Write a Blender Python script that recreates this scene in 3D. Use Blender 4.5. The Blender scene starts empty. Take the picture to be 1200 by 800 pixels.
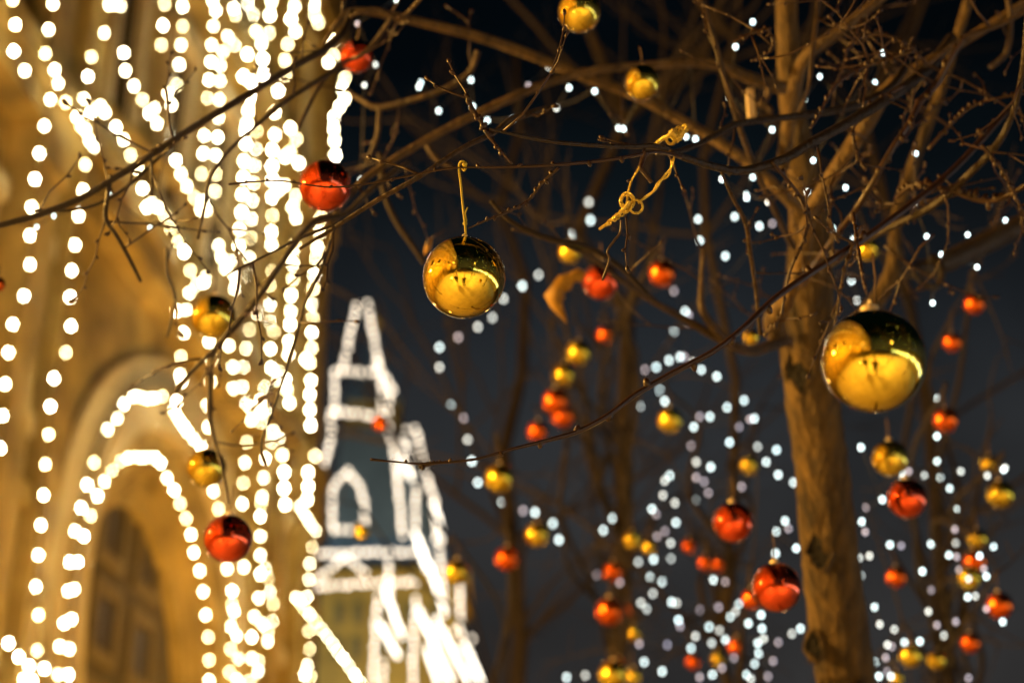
import bpy, math, random
from mathutils import Vector, Matrix, Quaternion
R = random.Random(7)
sc = bpy.context.scene
COL = sc.collection
PI = math.pi
CAM = Vector((0, 0, 1.6)); PIT = math.radians(25); F = 2000.0

def P(px, py, d):
    """point seen at pixel (px,py) of the 1200x800 photograph at depth d metres"""
    x = (px - 600) / F; y = (400 - py) / F
    return CAM + d * Vector((x, math.cos(PIT) - y * math.sin(PIT), math.sin(PIT) + y * math.cos(PIT)))

# facade frame of reference: t runs along the wall, z up, h proud of the wall
FA = math.radians(7.7); FU = Vector((math.sin(FA), math.cos(FA), 0)); FN = Vector((math.cos(FA), -math.sin(FA), 0)); FD = 8.0
def W(t, z, h=0.0):
    v = FU * t - FN * (FD - h); v.z = z; return v
def TZ(px, py, h=0.0):
    r = P(px, py, 1) - CAM
    k = -(FD - h) / (r.x * FN.x + r.y * FN.y)
    q = r * k
    return q.x * FU.x + q.y * FU.y, q.z + CAM.z

# ------------------------------------------------------------------ materials
def mat(name, base=(.5, .5, .5), rough=.6, metal=0.0, emit=None, es=0.0, var=0.0, vscale=8, bump=0.0, bscale=30, base2=None, stretch=None, coat=0.0):
    m = bpy.data.materials.new(name); m.use_nodes = True
    nt = m.node_tree; b = nt.nodes['Principled BSDF']
    b.inputs['Base Color'].default_value = (*base, 1)
    b.inputs['Roughness'].default_value = rough
    b.inputs['Metallic'].default_value = metal
    b.inputs['Coat Weight'].default_value = coat
    if emit:
        b.inputs['Emission Color'].default_value = (*emit, 1)
        b.inputs['Emission Strength'].default_value = es
        m.cycles.emission_sampling = 'NONE'
    if var or bump or base2:
        tc = nt.nodes.new('ShaderNodeTexCoord'); mp = nt.nodes.new('ShaderNodeMapping')
        nt.links.new(tc.outputs['Object'], mp.inputs['Vector'])
        if stretch: mp.inputs['Scale'].default_value = stretch
    if var or base2:
        n = nt.nodes.new('ShaderNodeTexNoise'); n.inputs['Scale'].default_value = vscale; n.inputs['Detail'].default_value = 6
        n.inputs['Roughness'].default_value = .65
        nt.links.new(mp.outputs['Vector'], n.inputs['Vector'])
        r = nt.nodes.new('ShaderNodeValToRGB')
        r.color_ramp.elements[0].position = .33; r.color_ramp.elements[1].position = .67
        b2 = base2 or tuple(c * (1 - var) for c in base)
        r.color_ramp.elements[0].color = (*b2, 1); r.color_ramp.elements[1].color = (*base, 1)
        nt.links.new(n.outputs['Fac'], r.inputs['Fac']); nt.links.new(r.outputs['Color'], b.inputs['Base Color'])
    if bump:
        n2 = nt.nodes.new('ShaderNodeTexNoise'); n2.inputs['Scale'].default_value = bscale; n2.inputs['Detail'].default_value = 8
        nt.links.new(mp.outputs['Vector'], n2.inputs['Vector'])
        bp = nt.nodes.new('ShaderNodeBump'); bp.inputs['Strength'].default_value = bump; bp.inputs['Distance'].default_value = .02
        nt.links.new(n2.outputs['Fac'], bp.inputs['Height']); nt.links.new(bp.outputs['Normal'], b.inputs['Normal'])
    return m

M = {
 'stone': mat('facade_stone', (.50, .34, .09), .8, var=.66, vscale=1.3, bump=.5, bscale=6),
 'stone_pale': mat('pale_stone', (.60, .47, .25), .75, var=.25, vscale=2.0, bump=.3, bscale=8),
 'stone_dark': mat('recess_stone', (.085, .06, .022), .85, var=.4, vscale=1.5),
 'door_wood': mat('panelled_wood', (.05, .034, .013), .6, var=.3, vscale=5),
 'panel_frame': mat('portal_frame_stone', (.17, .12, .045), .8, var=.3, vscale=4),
 'window': mat('window_glass', (.03, .025, .02), .12),
 'slate': mat('slate_roof', (.20, .25, .30), .6, var=.3, vscale=.6),
 'tower_wall': mat('tower_plaster', (.40, .25, .05), .8, var=.5, vscale=.35),
 'bark': mat('linden_bark', (.125, .076, .019), .85, base2=(.014, .008, .004), vscale=38, stretch=(1, 1, .22), bump=1.0, bscale=55),
 'branch': mat('branch_bark', (.07, .038, .014), .55, base2=(.018, .010, .005), vscale=30, bump=.5, bscale=120),
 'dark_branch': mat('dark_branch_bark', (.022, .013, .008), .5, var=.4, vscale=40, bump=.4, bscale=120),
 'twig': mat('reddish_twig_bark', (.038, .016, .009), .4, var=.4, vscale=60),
 'limb_bark': mat('lit_limb_bark', (.165, .10, .028), .7, base2=(.03, .017, .007), vscale=34, stretch=(1, 1, .4), bump=.8, bscale=70),  # bark colour lightened so these limbs read as caught by the gold light
 'knot': mat('bark_scar', (.006, .004, .003), .9, var=.5, vscale=50, bump=1, bscale=60),
 'bgbark': mat('distant_bark', (.019, .010, .006), .8, var=.4, vscale=12),
 'gold': mat('gold_mirror_glass', (1.0, .76, .07), .03, 1.0, bump=.02, bscale=14, coat=1.0),
 'gold_far': mat('gold_glass_far', (1.0, .74, .07), .16, 1.0),
 'red': mat('red_mirror_glass', (1, .10, .012), .05, 1.0, bump=.02, bscale=14, coat=1.0),
 'red_far': mat('red_glass_far', (1, .17, .02), .2, 1.0),
 'cap': mat('ornament_cap_metal', (.95, .80, .50), .45, .4),
 'cord': mat('yellow_cord', (.50, .40, .02), .55, var=.3, vscale=300),
 'darkcord': mat('brown_cord', (.12, .07, .03), .7),
 'goldcord': mat('gold_lame_cord', (1, .78, .16), .2, .6, bump=.6, bscale=400),
 'leaf': mat('dry_yellow_leaf', (.42, .22, .015), .6, var=.4, vscale=25),
 'cable': mat('black_cable', (.02, .02, .02), .6),
 'palewood': mat('pale_tag', (.62, .5, .33), .6),
 'paving': mat('granite_paving', (.40, .36, .31), .55, var=.35, vscale=1.2, bump=.3, bscale=9),
 'iron': mat('painted_iron', (.02, .025, .02), .4, .6),
 'lampglass': mat('lamp_globe', (.9, .9, .9), .3, emit=(1, .62, .25), es=14),
 'floodglass': mat('flood_lens', (.9, .9, .9), .3, emit=(1, .68, .28), es=30),
 'bulb_f': mat('facade_bulb', (1, 1, 1), .3, emit=(1, .88, .55), es=72),
 'bulb_g': mat('facade_bulb_warm', (1, 1, 1), .3, emit=(1, .82, .42), es=50),
 'bulb_k': mat('facade_bulb_bright', (1, 1, 1), .3, emit=(1, .92, .66), es=95),
 'bulb_c': mat('cream_bulb', (1, 1, 1), .3, emit=(1, .85, .66), es=3.6),
 'bulb_h': mat('hot_cream_bulb', (1, 1, 1), .3, emit=(1, .9, .74), es=5),
 'bulb_w': mat('cool_bulb', (1, 1, 1), .3, emit=(.74, .97, 1), es=7.5),
 'bulb_m': mat('medium_bulb', (1, 1, 1), .3, emit=(.78, .90, .88), es=4.5),
 'bulb_d': mat('dim_bulb', (1, 1, 1), .3, emit=(.74, .76, 1), es=2.0),
 'pav_glow': mat('rink_light_strip', (1, 1, 1), .3, emit=(.62, .86, 1), es=3),
 'pav': mat('pavilion_boards', (.5, .55, .6), .5, var=.2, vscale=2),
 'coat': mat('dark_wool', (.015, .015, .02), .9), 'jeans': mat('dark_denim', (.02, .025, .04), .9),
 'skin': mat('skin', (.55, .34, .25), .5), 'hair': mat('dark_hair', (.03, .02, .01), .6), 'knit': mat('grey_knit', (.1, .09, .09), .95),
}

# ------------------------------------------------------------------ mesh builder
class MB:
    def __init__(s): s.v = []; s.f = []; s.m = []; s.cm = 0
    def tube(s, pts, rad, seg=8, cap=True, twist=0.0, wob=0.0):
        n = len(pts); pts = [Vector(p) for p in pts]
        if not hasattr(rad, '__len__'): rad = [rad] * n
        b0 = len(s.v); T0 = None; U = None
        for i in range(n):
            T = (pts[min(i + 1, n - 1)] - pts[max(i - 1, 0)])
            if T.length < 1e-9: T = T0 or Vector((0, 0, 1))
            T.normalize()
            if U is None:
                U = T.orthogonal().normalized()
            else:
                U = (U - T * U.dot(T))
                U = U.normalized() if U.length > 1e-6 else T.orthogonal().normalized()
            V = T.cross(U); T0 = T
            for k in range(seg):
                a = 2 * PI * k / seg
                rr = rad[i] * (1 + (wob * (R.random() - .5) if wob else 0))
                s.v.append(pts[i] + (U * math.cos(a) + V * math.sin(a)) * rr)
        for i in range(n - 1):
            for k in range(seg):
                k2 = (k + 1) % seg
                s.f.append((b0 + i * seg + k, b0 + i * seg + k2, b0 + (i + 1) * seg + k2, b0 + (i + 1) * seg + k)); s.m.append(s.cm)
        if cap:
            s.f.append(tuple(b0 + k for k in reversed(range(seg)))); s.m.append(s.cm)
            s.f.append(tuple(b0 + (n - 1) * seg + k for k in range(seg))); s.m.append(s.cm)
    def ball(s, c, r, seg=10, rings=6, axis=None, stretch=1.0):
        c = Vector(c); q = Vector((0, 0, 1)).rotation_difference(axis) if axis is not None else Quaternion()
        b0 = len(s.v)
        s.v.append(c + q @ Vector((0, 0, -r * stretch)))
        for i in range(1, rings):
            th = PI * i / rings
            for k in range(seg):
                a = 2 * PI * k / seg
                s.v.append(c + q @ Vector((r * math.sin(th) * math.cos(a), r * math.sin(th) * math.sin(a), -r * stretch * math.cos(th))))
        s.v.append(c + q @ Vector((0, 0, r * stretch)))
        top = len(s.v) - 1
        for k in range(seg):
            k2 = (k + 1) % seg
            s.f.append((b0, b0 + 1 + k2, b0 + 1 + k)); s.m.append(s.cm)
            for i in range(rings - 2):
                a = b0 + 1 + i * seg
                s.f.append((a + k, a + k2, a + seg + k2, a + seg + k)); s.m.append(s.cm)
            a = b0 + 1 + (rings - 2) * seg
            s.f.append((a + k, a + k2, top)); s.m.append(s.cm)
    def hexa(s, p8):
        b = len(s.v); s.v += [Vector(p) for p in p8]
        for f in ((0, 3, 2, 1), (4, 5, 6, 7), (0, 1, 5, 4), (1, 2, 6, 5), (2, 3, 7, 6), (3, 0, 4, 7)):
            s.f.append(tuple(b + i for i in f)); s.m.append(s.cm)
    def box(s, a, b):
        x0, y0, z0 = a; x1, y1, z1 = b
        s.hexa([(x0, y0, z0), (x1, y0, z0), (x1, y1, z0), (x0, y1, z0), (x0, y0, z1), (x1, y0, z1), (x1, y1, z1), (x0, y1, z1)])
    def wbox(s, t0, t1, z0, z1, h0, h1):     # a box in the facade's own frame
        s.hexa([W(t0, z0, h0), W(t1, z0, h0), W(t1, z0, h1), W(t0, z0, h1), W(t0, z1, h0), W(t1, z1, h0), W(t1, z1, h1), W(t0, z1, h1)])
    def quad(s, *p):
        b = len(s.v); s.v += [Vector(q) for q in p]; s.f.append(tuple(range(b, b + len(p)))); s.m.append(s.cm)
    def build(s, name, m, parent=None, smooth=True, off=None):
        me = bpy.data.meshes.new(name)
        o = off if off is not None else (rootloc(parent) if parent else Vector((0, 0, 0)))
        me.from_pydata([tuple(v - o) for v in s.v], [], s.f)
        for mm in (m if isinstance(m, list) else [m]): me.materials.append(mm)
        if isinstance(m, list): me.polygons.foreach_set('material_index', s.m)
        if smooth: me.polygons.foreach_set('use_smooth', [True] * len(me.polygons))
        me.update()
        ob = bpy.data.objects.new(name, me); COL.objects.link(ob)
        if parent: ob.parent = parent
        return ob

def rootloc(o):
    v = Vector(o.location)
    while o.parent: o = o.parent; v += o.location
    return v
def thing(name, loc, label, cat, group=None):
    o = bpy.data.objects.new(name, None); o.empty_display_size = .1; COL.objects.link(o); o.location = loc
    tag(o, label, cat, group); return o
def tag(o, label=None, cat=None, group=None, kind=None):
    if label: o['label'] = label
    if cat: o['category'] = cat
    if group: o['group'] = group
    if kind: o['kind'] = kind
    return o

def smooth_path(pts, n=6):
    """Catmull-Rom through tuples of numbers"""
    out = []; L = len(pts)
    for i in range(L - 1):
        a = pts[max(i - 1, 0)]; b = pts[i]; c = pts[i + 1]; d = pts[min(i + 2, L - 1)]
        for k in range(n):
            t = k / n
            out.append([.5 * ((2 * b[j]) + (-a[j] + c[j]) * t + (2 * a[j] - 5 * b[j] + 4 * c[j] - d[j]) * t * t + (-a[j] + 3 * b[j] - 3 * c[j] + d[j]) * t ** 3) for j in range(len(b))])
    out.append(list(pts[-1])); return out

# ------------------------------------------------------------------ ground
g = MB(); g.quad((-300, -300, 0), (300, -300, 0), (300, 400, 0), (-300, 400, 0))
tag(g.build('ground', M['paving'], smooth=False), kind='structure')

# ------------------------------------------------------------------ trading house facade
fac = thing('trading_house', W(15, 0), 'ornate stone facade glowing gold, with a deep arched portal, covered in light strings', 'building')
arch_px = [(84, 800), (86, 740), (92, 690), (100, 640), (112, 600), (126, 572), (145, 557), (168, 556), (185, 570), (200, 596), (213, 628), (222, 662), (230, 700), (236, 750), (239, 800)]
arch = [tuple(q) for q in smooth_path([TZ(*p) for p in arch_px], 3)]
arch = [(arch[0][0], 2.6)] + arch + [(arch[-1][0], 2.6)]
w = MB()
# spandrel panel round the opening
T0, T1, Z0, Z1 = 18.0, 26.4, 2.6, 13.2
ct, cz = 21.7, 6.5
def outer(t, z):
    dt, dz = t - ct, z - cz; k = 1e9
    if dt > 1e-6: k = min(k, (T1 - ct) / dt)
    if dt < -1e-6: k = min(k, (T0 - ct) / dt)
    if dz > 1e-6: k = min(k, (Z1 - cz) / dz)
    if dz < -1e-6: k = min(k, (Z0 - cz) / dz)
    return ct + dt * k, cz + dz * k
oo = [outer(*q) for q in arch]
oo[0] = (T0, Z0); oo[-1] = (T1, Z0)
def corner_fix(seq):
    best = [min(range(len(seq)), key=lambda i: abs(seq[i][0] - c[0]) + abs(seq[i][1] - c[1])) for c in ((T0, Z1), (T1, Z1))]
    seq[best[0]] = (T0, Z1); seq[best[1]] = (T1, Z1)
corner_fix(oo)
for i in range(len(arch) - 1):
    w.quad(W(*arch[i]), W(*oo[i]), W(*oo[i + 1]), W(*arch[i + 1]))
w.wbox(-60, 18.0, 0, 26, -3, 0); w.wbox(26.4, 29.5, 0, 26, -3, 0)
w.wbox(18.0, 26.4, 0, 2.6, -3, 0); w.wbox(18.0, 26.4, 13.2, 26, -3, 0)
w.wbox(-60, 29.4, 0, 26, -14, -3.2)
w.build('wall', M['stone'], fac, smooth=False)
# reveal of the portal
rv = MB(); rv2 = MB()
steps = [(0, -.5, 1.0, .93), (-.5, -.5, .93, .93), ]
def ring(mb, s0, h0, s1, h1):
    for i in range(len(arch) - 1):
        a, b = arch[i], arch[i + 1]
        f = lambda q, s: (ct + (q[0] - ct) * s, 2.6 + (q[1] - 2.6) * (1 - (1 - s) * .55))
        mb.quad(W(*f(a, s0), h0), W(*f(b, s0), h0), W(*f(b, s1), h1), W(*f(a, s1), h1))
for s0, h0, s1, h1 in [(1, 0, 1, -.08), (1, -.08, .95, -.08), (.95, -.08, .95, -.16), (.95, -.16, .90, -.16), (.90, -.16, .90, -.38)]:
    ring(rv, s0, h0, s1, h1)
rv.build('portal_reveal', M['stone'], fac, smooth=False)
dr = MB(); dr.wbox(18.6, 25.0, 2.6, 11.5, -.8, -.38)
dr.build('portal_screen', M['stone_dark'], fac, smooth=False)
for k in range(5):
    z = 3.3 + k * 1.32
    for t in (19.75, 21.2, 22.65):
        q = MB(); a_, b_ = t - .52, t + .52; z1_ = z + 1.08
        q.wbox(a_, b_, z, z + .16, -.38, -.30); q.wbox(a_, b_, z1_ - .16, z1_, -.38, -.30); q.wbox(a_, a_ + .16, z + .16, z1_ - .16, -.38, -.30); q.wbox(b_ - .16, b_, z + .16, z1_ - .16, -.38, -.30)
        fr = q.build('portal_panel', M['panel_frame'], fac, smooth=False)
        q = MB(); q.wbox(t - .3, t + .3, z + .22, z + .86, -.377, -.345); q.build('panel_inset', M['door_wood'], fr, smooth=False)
# archivolts: proud mouldings following the arch
def moulding(px_in, px_out, h, name, m):
    a = smooth_path([TZ(*p) for p in px_in], 3); b = smooth_path([TZ(*p) for p in px_out], 3)
    q = MB()
    for i in range(len(a) - 1):
        A0, A1, B0, B1 = a[i], a[i + 1], b[i], b[i + 1]
        q.quad(W(*A0, h), W(*B0, h), W(*B1, h), W(*A1, h))
        q.quad(W(*B0, h), W(*B0, 0), W(*B1, 0), W(*B1, h))
        q.quad(W(*A0, 0), W(*A0, h), W(*A1, h), W(*A1, 0))
    q.build(name, m, fac, smooth=False)
in1 = [(79, 820), (81, 740), (86, 690), (94, 640), (106, 596), (122, 565), (143, 548), (170, 547), (189, 562), (205, 590), (219, 624), (228, 660), (236, 700), (242, 750), (245, 820)]
mid = [(70, 820), (72, 740), (78, 680), (86, 625), (98, 575), (116, 535), (140, 508), (170, 505), (196, 524), (216, 556), (233, 598), (244, 645), (252, 695), (257, 750), (259, 820)]
out = [(62, 820), (65, 735), (70, 670), (79, 605), (93, 545), (113, 498), (140, 462), (174, 456), (206, 480), (230, 522), (248, 570), (260, 625), (268, 685), (273, 750), (275, 820)]
ou2 = [(52, 820), (50, 730), (50, 660), (58, 590), (72, 525), (94, 470), (130, 430), (176, 420), (216, 446), (243, 494), (262, 550), (274, 615), (282, 680), (287, 750), (289, 820)]
moulding(in1, mid, .16, 'archivolt', M['stone']); moulding(mid, out, .30, 'archivolt', M['stone_pale']); moulding(out, ou2, .12, 'archivolt', M['stone_pale'])
# pilasters, cornices, windows
for t0, t1 in [(15.9, 16.5), (17.0, 17.6), (25.55, 25.95), (26.6, 27.1), (28.2, 28.55), (28.95, 29.4)] + [(x, x + .7) for x in range(-56, 15, 4)]:
    q = MB(); q.wbox(t0, t1, 0, 12.2, 0, .42); q.wbox(t0 - .1, t1 + .1, 11.7, 12.2, .42, .5); q.build('pilaster', M['stone'], fac, smooth=False)
    q = MB(); q.wbox(t0, t1, 13.2, 25, 0, .34); q.build('pilaster', M['stone'], fac, smooth=False)
for z0, z1, h in ((5.0, 5.35, .45), (7.9, 8.15, .3)):
    q = MB(); q.wbox(-60, 17.0, z0, z1, 0, h + .04); q.wbox(27.1, 29.52, z0, z1, 0, h + .04); q.build('string_course', M['stone'], fac, smooth=False)
for z0, z1, h in ((12.2, 12.6, .46), (12.6, 13.0, .52), (17.6, 17.9, .38), (17.9, 18.3, .46), (22.4, 22.9, .46)):
    q = MB(); q.wbox(-60, 29.55, z0, z1, 0, h); q.build('cornice', M['stone'], fac, smooth=False)
wins = [(14.3, 15.4, 8.6, 11.0), (14.3, 15.4, 5.8, 7.5), (16.55, 16.95, 9, 11), (18.35, 19.15, 13.7, 16.7), (20.5, 21.3, 13.7, 16.7), (22.6, 23.5, 13.7, 16.9), (24.6, 25.4, 13.7, 16.7), (27.3, 28.0, 14, 16.9), (27.3, 28.0, 9.2, 11.4), (27.3, 28.0, 5.8, 7.6), (20.5, 21.3, 18.6, 21.6), (18.3, 19.2, 18.6, 21.6), (22.7, 23.5, 18.6, 21.6), (27.3, 28.0, 18.6, 21.6)]
wins += [(x + 1.4, x + 3.2, z, z + 2.3) for x in range(-56, 12, 4) for z in (6.2, 14.2)]
for a, b, c, d in wins:
    q = MB(); q.wbox(a - .18, b + .18, c - .25, c, 0, .26); q.wbox(a - .18, b + .18, d, d + .25, 0, .26); q.wbox(a - .18, a, c, d, 0, .16); q.wbox(b, b + .18, c, d, 0, .16)
    fr = q.build('window_surround', M['stone_pale'], fac, smooth=False)
    q = MB(); q.wbox(a, b, c, d, 0.002, .03); q.build('window', M['window'], fr, smooth=False)
# gable mouldings that the slanted light strings follow
for a, b in (((108, 128), (242, 250)), ((196, 262), (226, 335)), ((345, 690), (362, 720))):
    A, B = TZ(*a), TZ(*b); q = MB(); q.tube([W(*A, .1), W(*B, .1)], .16, 6); q.build('raking_moulding', M['stone'], fac)

# ------------------------------------------------------------------ bulbs
def bulb_mesh(r, m, name='bulb'):
    q = MB(); q.ball((0, 0, 0), r, 10, 7, stretch=1.08)
    o = q.build(name, m); me = o.data; bpy.data.objects.remove(o); return me
BM = {}
def bmesh_for(kind, rad):
    k = (kind, round(rad, 4))
    if k not in BM: BM[k] = bulb_mesh(rad, M[kind])
    return BM[k]
def light_string(pts, rad, kinds, label, group, name='light_string', cablemat='cable', cable_r=.004, hot=None):
    root = thing(name, pts[0], label, 'string lights', group)
    if rad is None: rad = round((pts[0] - CAM).length / 12) * 12 * .00076
    q = MB()
    path = []
    for i, p in enumerate(pts):
        path.append(p + Vector((0, 0, rad * 1.05)))
        if i < len(pts) - 1:
            m_ = (p + pts[i + 1]) / 2 + Vector((0, 0, rad - .02 * (pts[i + 1] - p).length)); path.append(m_)
        q.ball(p + Vector((0, 0, rad * 1.15)), rad * .5, 6, 4)
    q.tube(path, cable_r, 5); q.build('cable', M[cablemat], root)
    for i, p in enumerate(pts):
        k = kinds(i) if callable(kinds) else kinds
        o = bpy.data.objects.new('bulb', bmesh_for(k, rad)); COL.objects.link(o); o.parent = root; o.location = p - pts[0]
    return root
FS = [  # strings on the facade, traced bulb by bulb
 ('leftmost short string of bulbs at the top left corner of the gold facade', [(15, 0), (18, 29), (16, 60), (29, 83)]),
 ('second string from the left, sweeping down to the left edge of the facade', [(62, 5), (57, 35), (53, 63), (64, 82), (68, 98), (59, 117), (52, 148), (46, 180), (41, 210), (37, 243), (35, 276), (35, 310), (28, 347), (15, 380), (10, 413), (6, 450), (3, 487), (0, 525)]),
 ('long string falling from the dark windows down left of the arch', [(135, 5), (128, 6), (141, 7), (122, 39), (107, 67), (103, 90), (98, 116), (90, 137), (95, 148), (100, 152), (105, 165), (110, 172), (100, 193), (97, 223), (92, 253), (88, 287), (84, 317), (82, 348), (83, 382), (77, 413), (63, 443), (59, 476), (57, 509), (53, 544), (51, 580), (48, 615), (45, 650), (42, 687), (45, 720), (52, 783)]),
 ('short bulb row linking two vertical strings at upper left', [(77, 120), (106, 133), (113, 126), (118, 124), (123, 132)]),
 ('slanted string of bulbs running down right beside the long branch', [(136, 149), (145, 164), (153, 182), (161, 197), (167, 221), (172, 243), (178, 238), (185, 243), (193, 253), (200, 267), (209, 283), (216, 293)]),
 ('slanted string crossing the upper facade left of the twin columns of bulbs', [(145, 62), (147, 83), (157, 101), (167, 117), (175, 133), (181, 127), (184, 145)]),
 ('vertical string of bulbs at the top, left one of a pair', [(193, 5), (191, 30), (189, 53)]),
 ('vertical string turning down right, right one of the upper pair', [(214, 8), (214, 31), (212, 53), (210, 76), (207, 100), (201, 123), (197, 110), (206, 188), (212, 204), (219, 218), (228, 232), (235, 246), (242, 246), (238, 236)]),
 ('tall straight string of bulbs left of the bulb clusters at the top', [(249, 0), (253, 13), (250, 31), (248, 53), (247, 73), (245, 94), (243, 115), (239, 159), (238, 180), (236, 204)]),
 ('clustered string of bulbs crossing the long branch near the top', [(274, 10), (276, 18), (290, 5), (297, 17), (267, 43), (275, 53), (261, 61), (258, 77), (258, 95), (257, 117), (256, 138), (255, 161), (253, 182), (253, 204), (252, 224), (256, 288)]),
 ('dense zigzag string of bulbs in the middle of the upper facade', [(318, 2), (316, 18), (300, 37), (315, 39), (306, 51), (290, 64), (308, 69), (308, 87), (285, 90), (294, 96), (294, 114), (291, 130), (289, 146), (288, 153), (288, 169), (286, 189), (285, 208), (284, 228), (283, 249), (281, 268), (280, 288)]),
 ('straight string of bulbs just right of the dense zigzag string', [(301, 154), (300, 175), (298, 194), (297, 215), (296, 235), (295, 257), (294, 279), (292, 302), (292, 323)]),
 ('string of bulbs ending in a cluster left of the upper red ball', [(345, 8), (341, 22), (346, 37), (337, 52), (334, 71), (334, 88), (326, 107), (322, 132), (322, 158), (319, 176), (319, 195), (319, 211), (319, 231), (319, 253), (318, 272), (318, 287)]),
 ('bulb cluster hanging directly left of the upper red ball', [(340, 150), (347, 163), (340, 178), (350, 191), (334, 184), (333, 217), (327, 222), (346, 230), (343, 243), (347, 255), (345, 288)]),
 ('string of bulbs running down the outer right edge of the facade', [(368, 5), (369, 18), (373, 27), (390, 48), (391, 66), (385, 73), (404, 92), (401, 104), (404, 116), (398, 125), (391, 138), (391, 151), (392, 165), (393, 182), (376, 255), (375, 272), (372, 290), (370, 303), (368, 322), (367, 338), (366, 356), (366, 373), (365, 390), (365, 408), (363, 425), (358, 421), (364, 446), (363, 462), (363, 480), (364, 498), (373, 512), (369, 534), (361, 553), (361, 570), (360, 585)]),
 ('string of bulbs beside and behind the upper left gold ball', [(216, 296), (223, 317), (222, 343), (230, 333), (239, 331), (240, 325), (207, 364), (218, 363), (215, 390), (212, 418), (211, 439), (213, 447), (207, 470)]),
 ('string of bulbs hanging between the two left gold balls', [(245, 400), (248, 421), (247, 447), (243, 475), (244, 500)]),
 ('slanting short string of bulbs above and right of the upper gold ball', [(259, 301), (264, 314), (270, 305), (275, 324), (275, 338)]),
 ('string of paired bulbs right of the upper left gold ball', [(292, 386), (268, 405), (288, 408), (273, 430), (285, 430), (273, 455), (284, 453), (288, 472), (294, 478), (294, 492), (306, 494), (289, 518), (287, 542), (285, 566), (284, 590)]),
 ('string of bulbs two columns in from the facade edge, at mid height', [(319, 318), (316, 334), (316, 357), (302, 367), (316, 377), (321, 389), (317, 409), (318, 431), (327, 436), (325, 445), (310, 454), (305, 469), (311, 480), (306, 482), (320, 505), (327, 513), (318, 518), (311, 537), (309, 560), (307, 582), (306, 589), (305, 605), (305, 628), (305, 650)]),
 ('string of bulbs next to the facade edge, crossed by a thin branch', [(343, 296), (343, 309), (343, 327), (341, 346), (341, 364), (340, 380), (339, 400), (338, 415), (334, 445), (336, 456), (339, 472), (331, 533), (333, 553), (333, 572), (334, 591)]),
 ('string of bulbs following the outer moulding over the arch', [(68, 790), (70, 757), (75, 730), (80, 692), (82, 658), (88, 622), (95, 595), (102, 568), (110, 542), (126, 503), (137, 490), (145, 473), (151, 466), (158, 464), (165, 465), (172, 467), (180, 466), (190, 464), (204, 480), (207, 487), (211, 493), (216, 500), (220, 506), (227, 514), (236, 523)]),
 ('string of bulbs lining the inner edge of the arch', [(80, 790), (81, 760), (84, 725), (87, 690), (91, 658), (98, 628), (106, 604), (114, 581), (122, 564), (131, 551), (141, 540), (150, 536), (158, 535), (166, 536), (174, 535), (182, 536), (188, 542), (196, 560), (204, 574), (211, 590), (218, 607), (224, 626), (227, 647), (234, 668), (238, 693), (241, 720), (244, 746), (245, 773), (245, 797)]),
 ('string of bulbs behind the low red ball, right of the arch', [(250, 575), (256, 596), (266, 666), (272, 692), (272, 708), (274, 716), (271, 734), (277, 744), (270, 760), (279, 771), (269, 787), (278, 796)]),
 ('crowded string of bulbs right of the low red ball', [(286, 664), (305, 672), (311, 665), (314, 677), (303, 700), (316, 693), (320, 707), (298, 722), (308, 731), (319, 727), (314, 740), (314, 751), (295, 746), (295, 771), (303, 774), (302, 786), (293, 797)]),
 ('string of bulbs stepping down the lower right edge of the facade', [(351, 593), (355, 600), (360, 607), (365, 615), (370, 622), (366, 641), (363, 660), (362, 679), (360, 699), (362, 739), (363, 760), (360, 779), (364, 792), (357, 790)]),
 ('tight slanted string of bulbs at the bottom right corner of the facade', [(347, 700), (352, 706), (357, 713), (363, 720), (370, 728), (377, 737), (383, 745), (390, 754), (396, 763), (402, 771), (409, 780), (416, 790), (423, 800)]),
 ('short row of bulbs in the bottom left corner, slanting down to the right', [(10, 753), (22, 769), (34, 780), (43, 762), (28, 795), (38, 797)]),
]
for lab, pts in FS:
    h = .62
    q = []
    for (x, y) in pts:
        if x > 372 and y > 500 or x > 384:            # past the corner of the house the string hangs free at the corner's distance
            d = 33.0
            q.append(P(x, y, d))
        else: q.append(W(*TZ(x, y, h), h))
    light_string(q, None, lambda i: R.choice(('bulb_f', 'bulb_f', 'bulb_g', 'bulb_k')), lab, 'bulb strings on the facade', cable_r=.008)
# the same facade goes on beside and behind the viewer
for k in range(16):
    t = -34 + k * 2.9
    q = [W(t + .3 * math.sin(j), 21 - j * 1.05, .62) for j in range(16)]
    light_string(q, .022, 'bulb_f', 'vertical bulb string on the facade beside the viewer, outside the picture', 'bulb strings beside the viewer')

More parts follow.
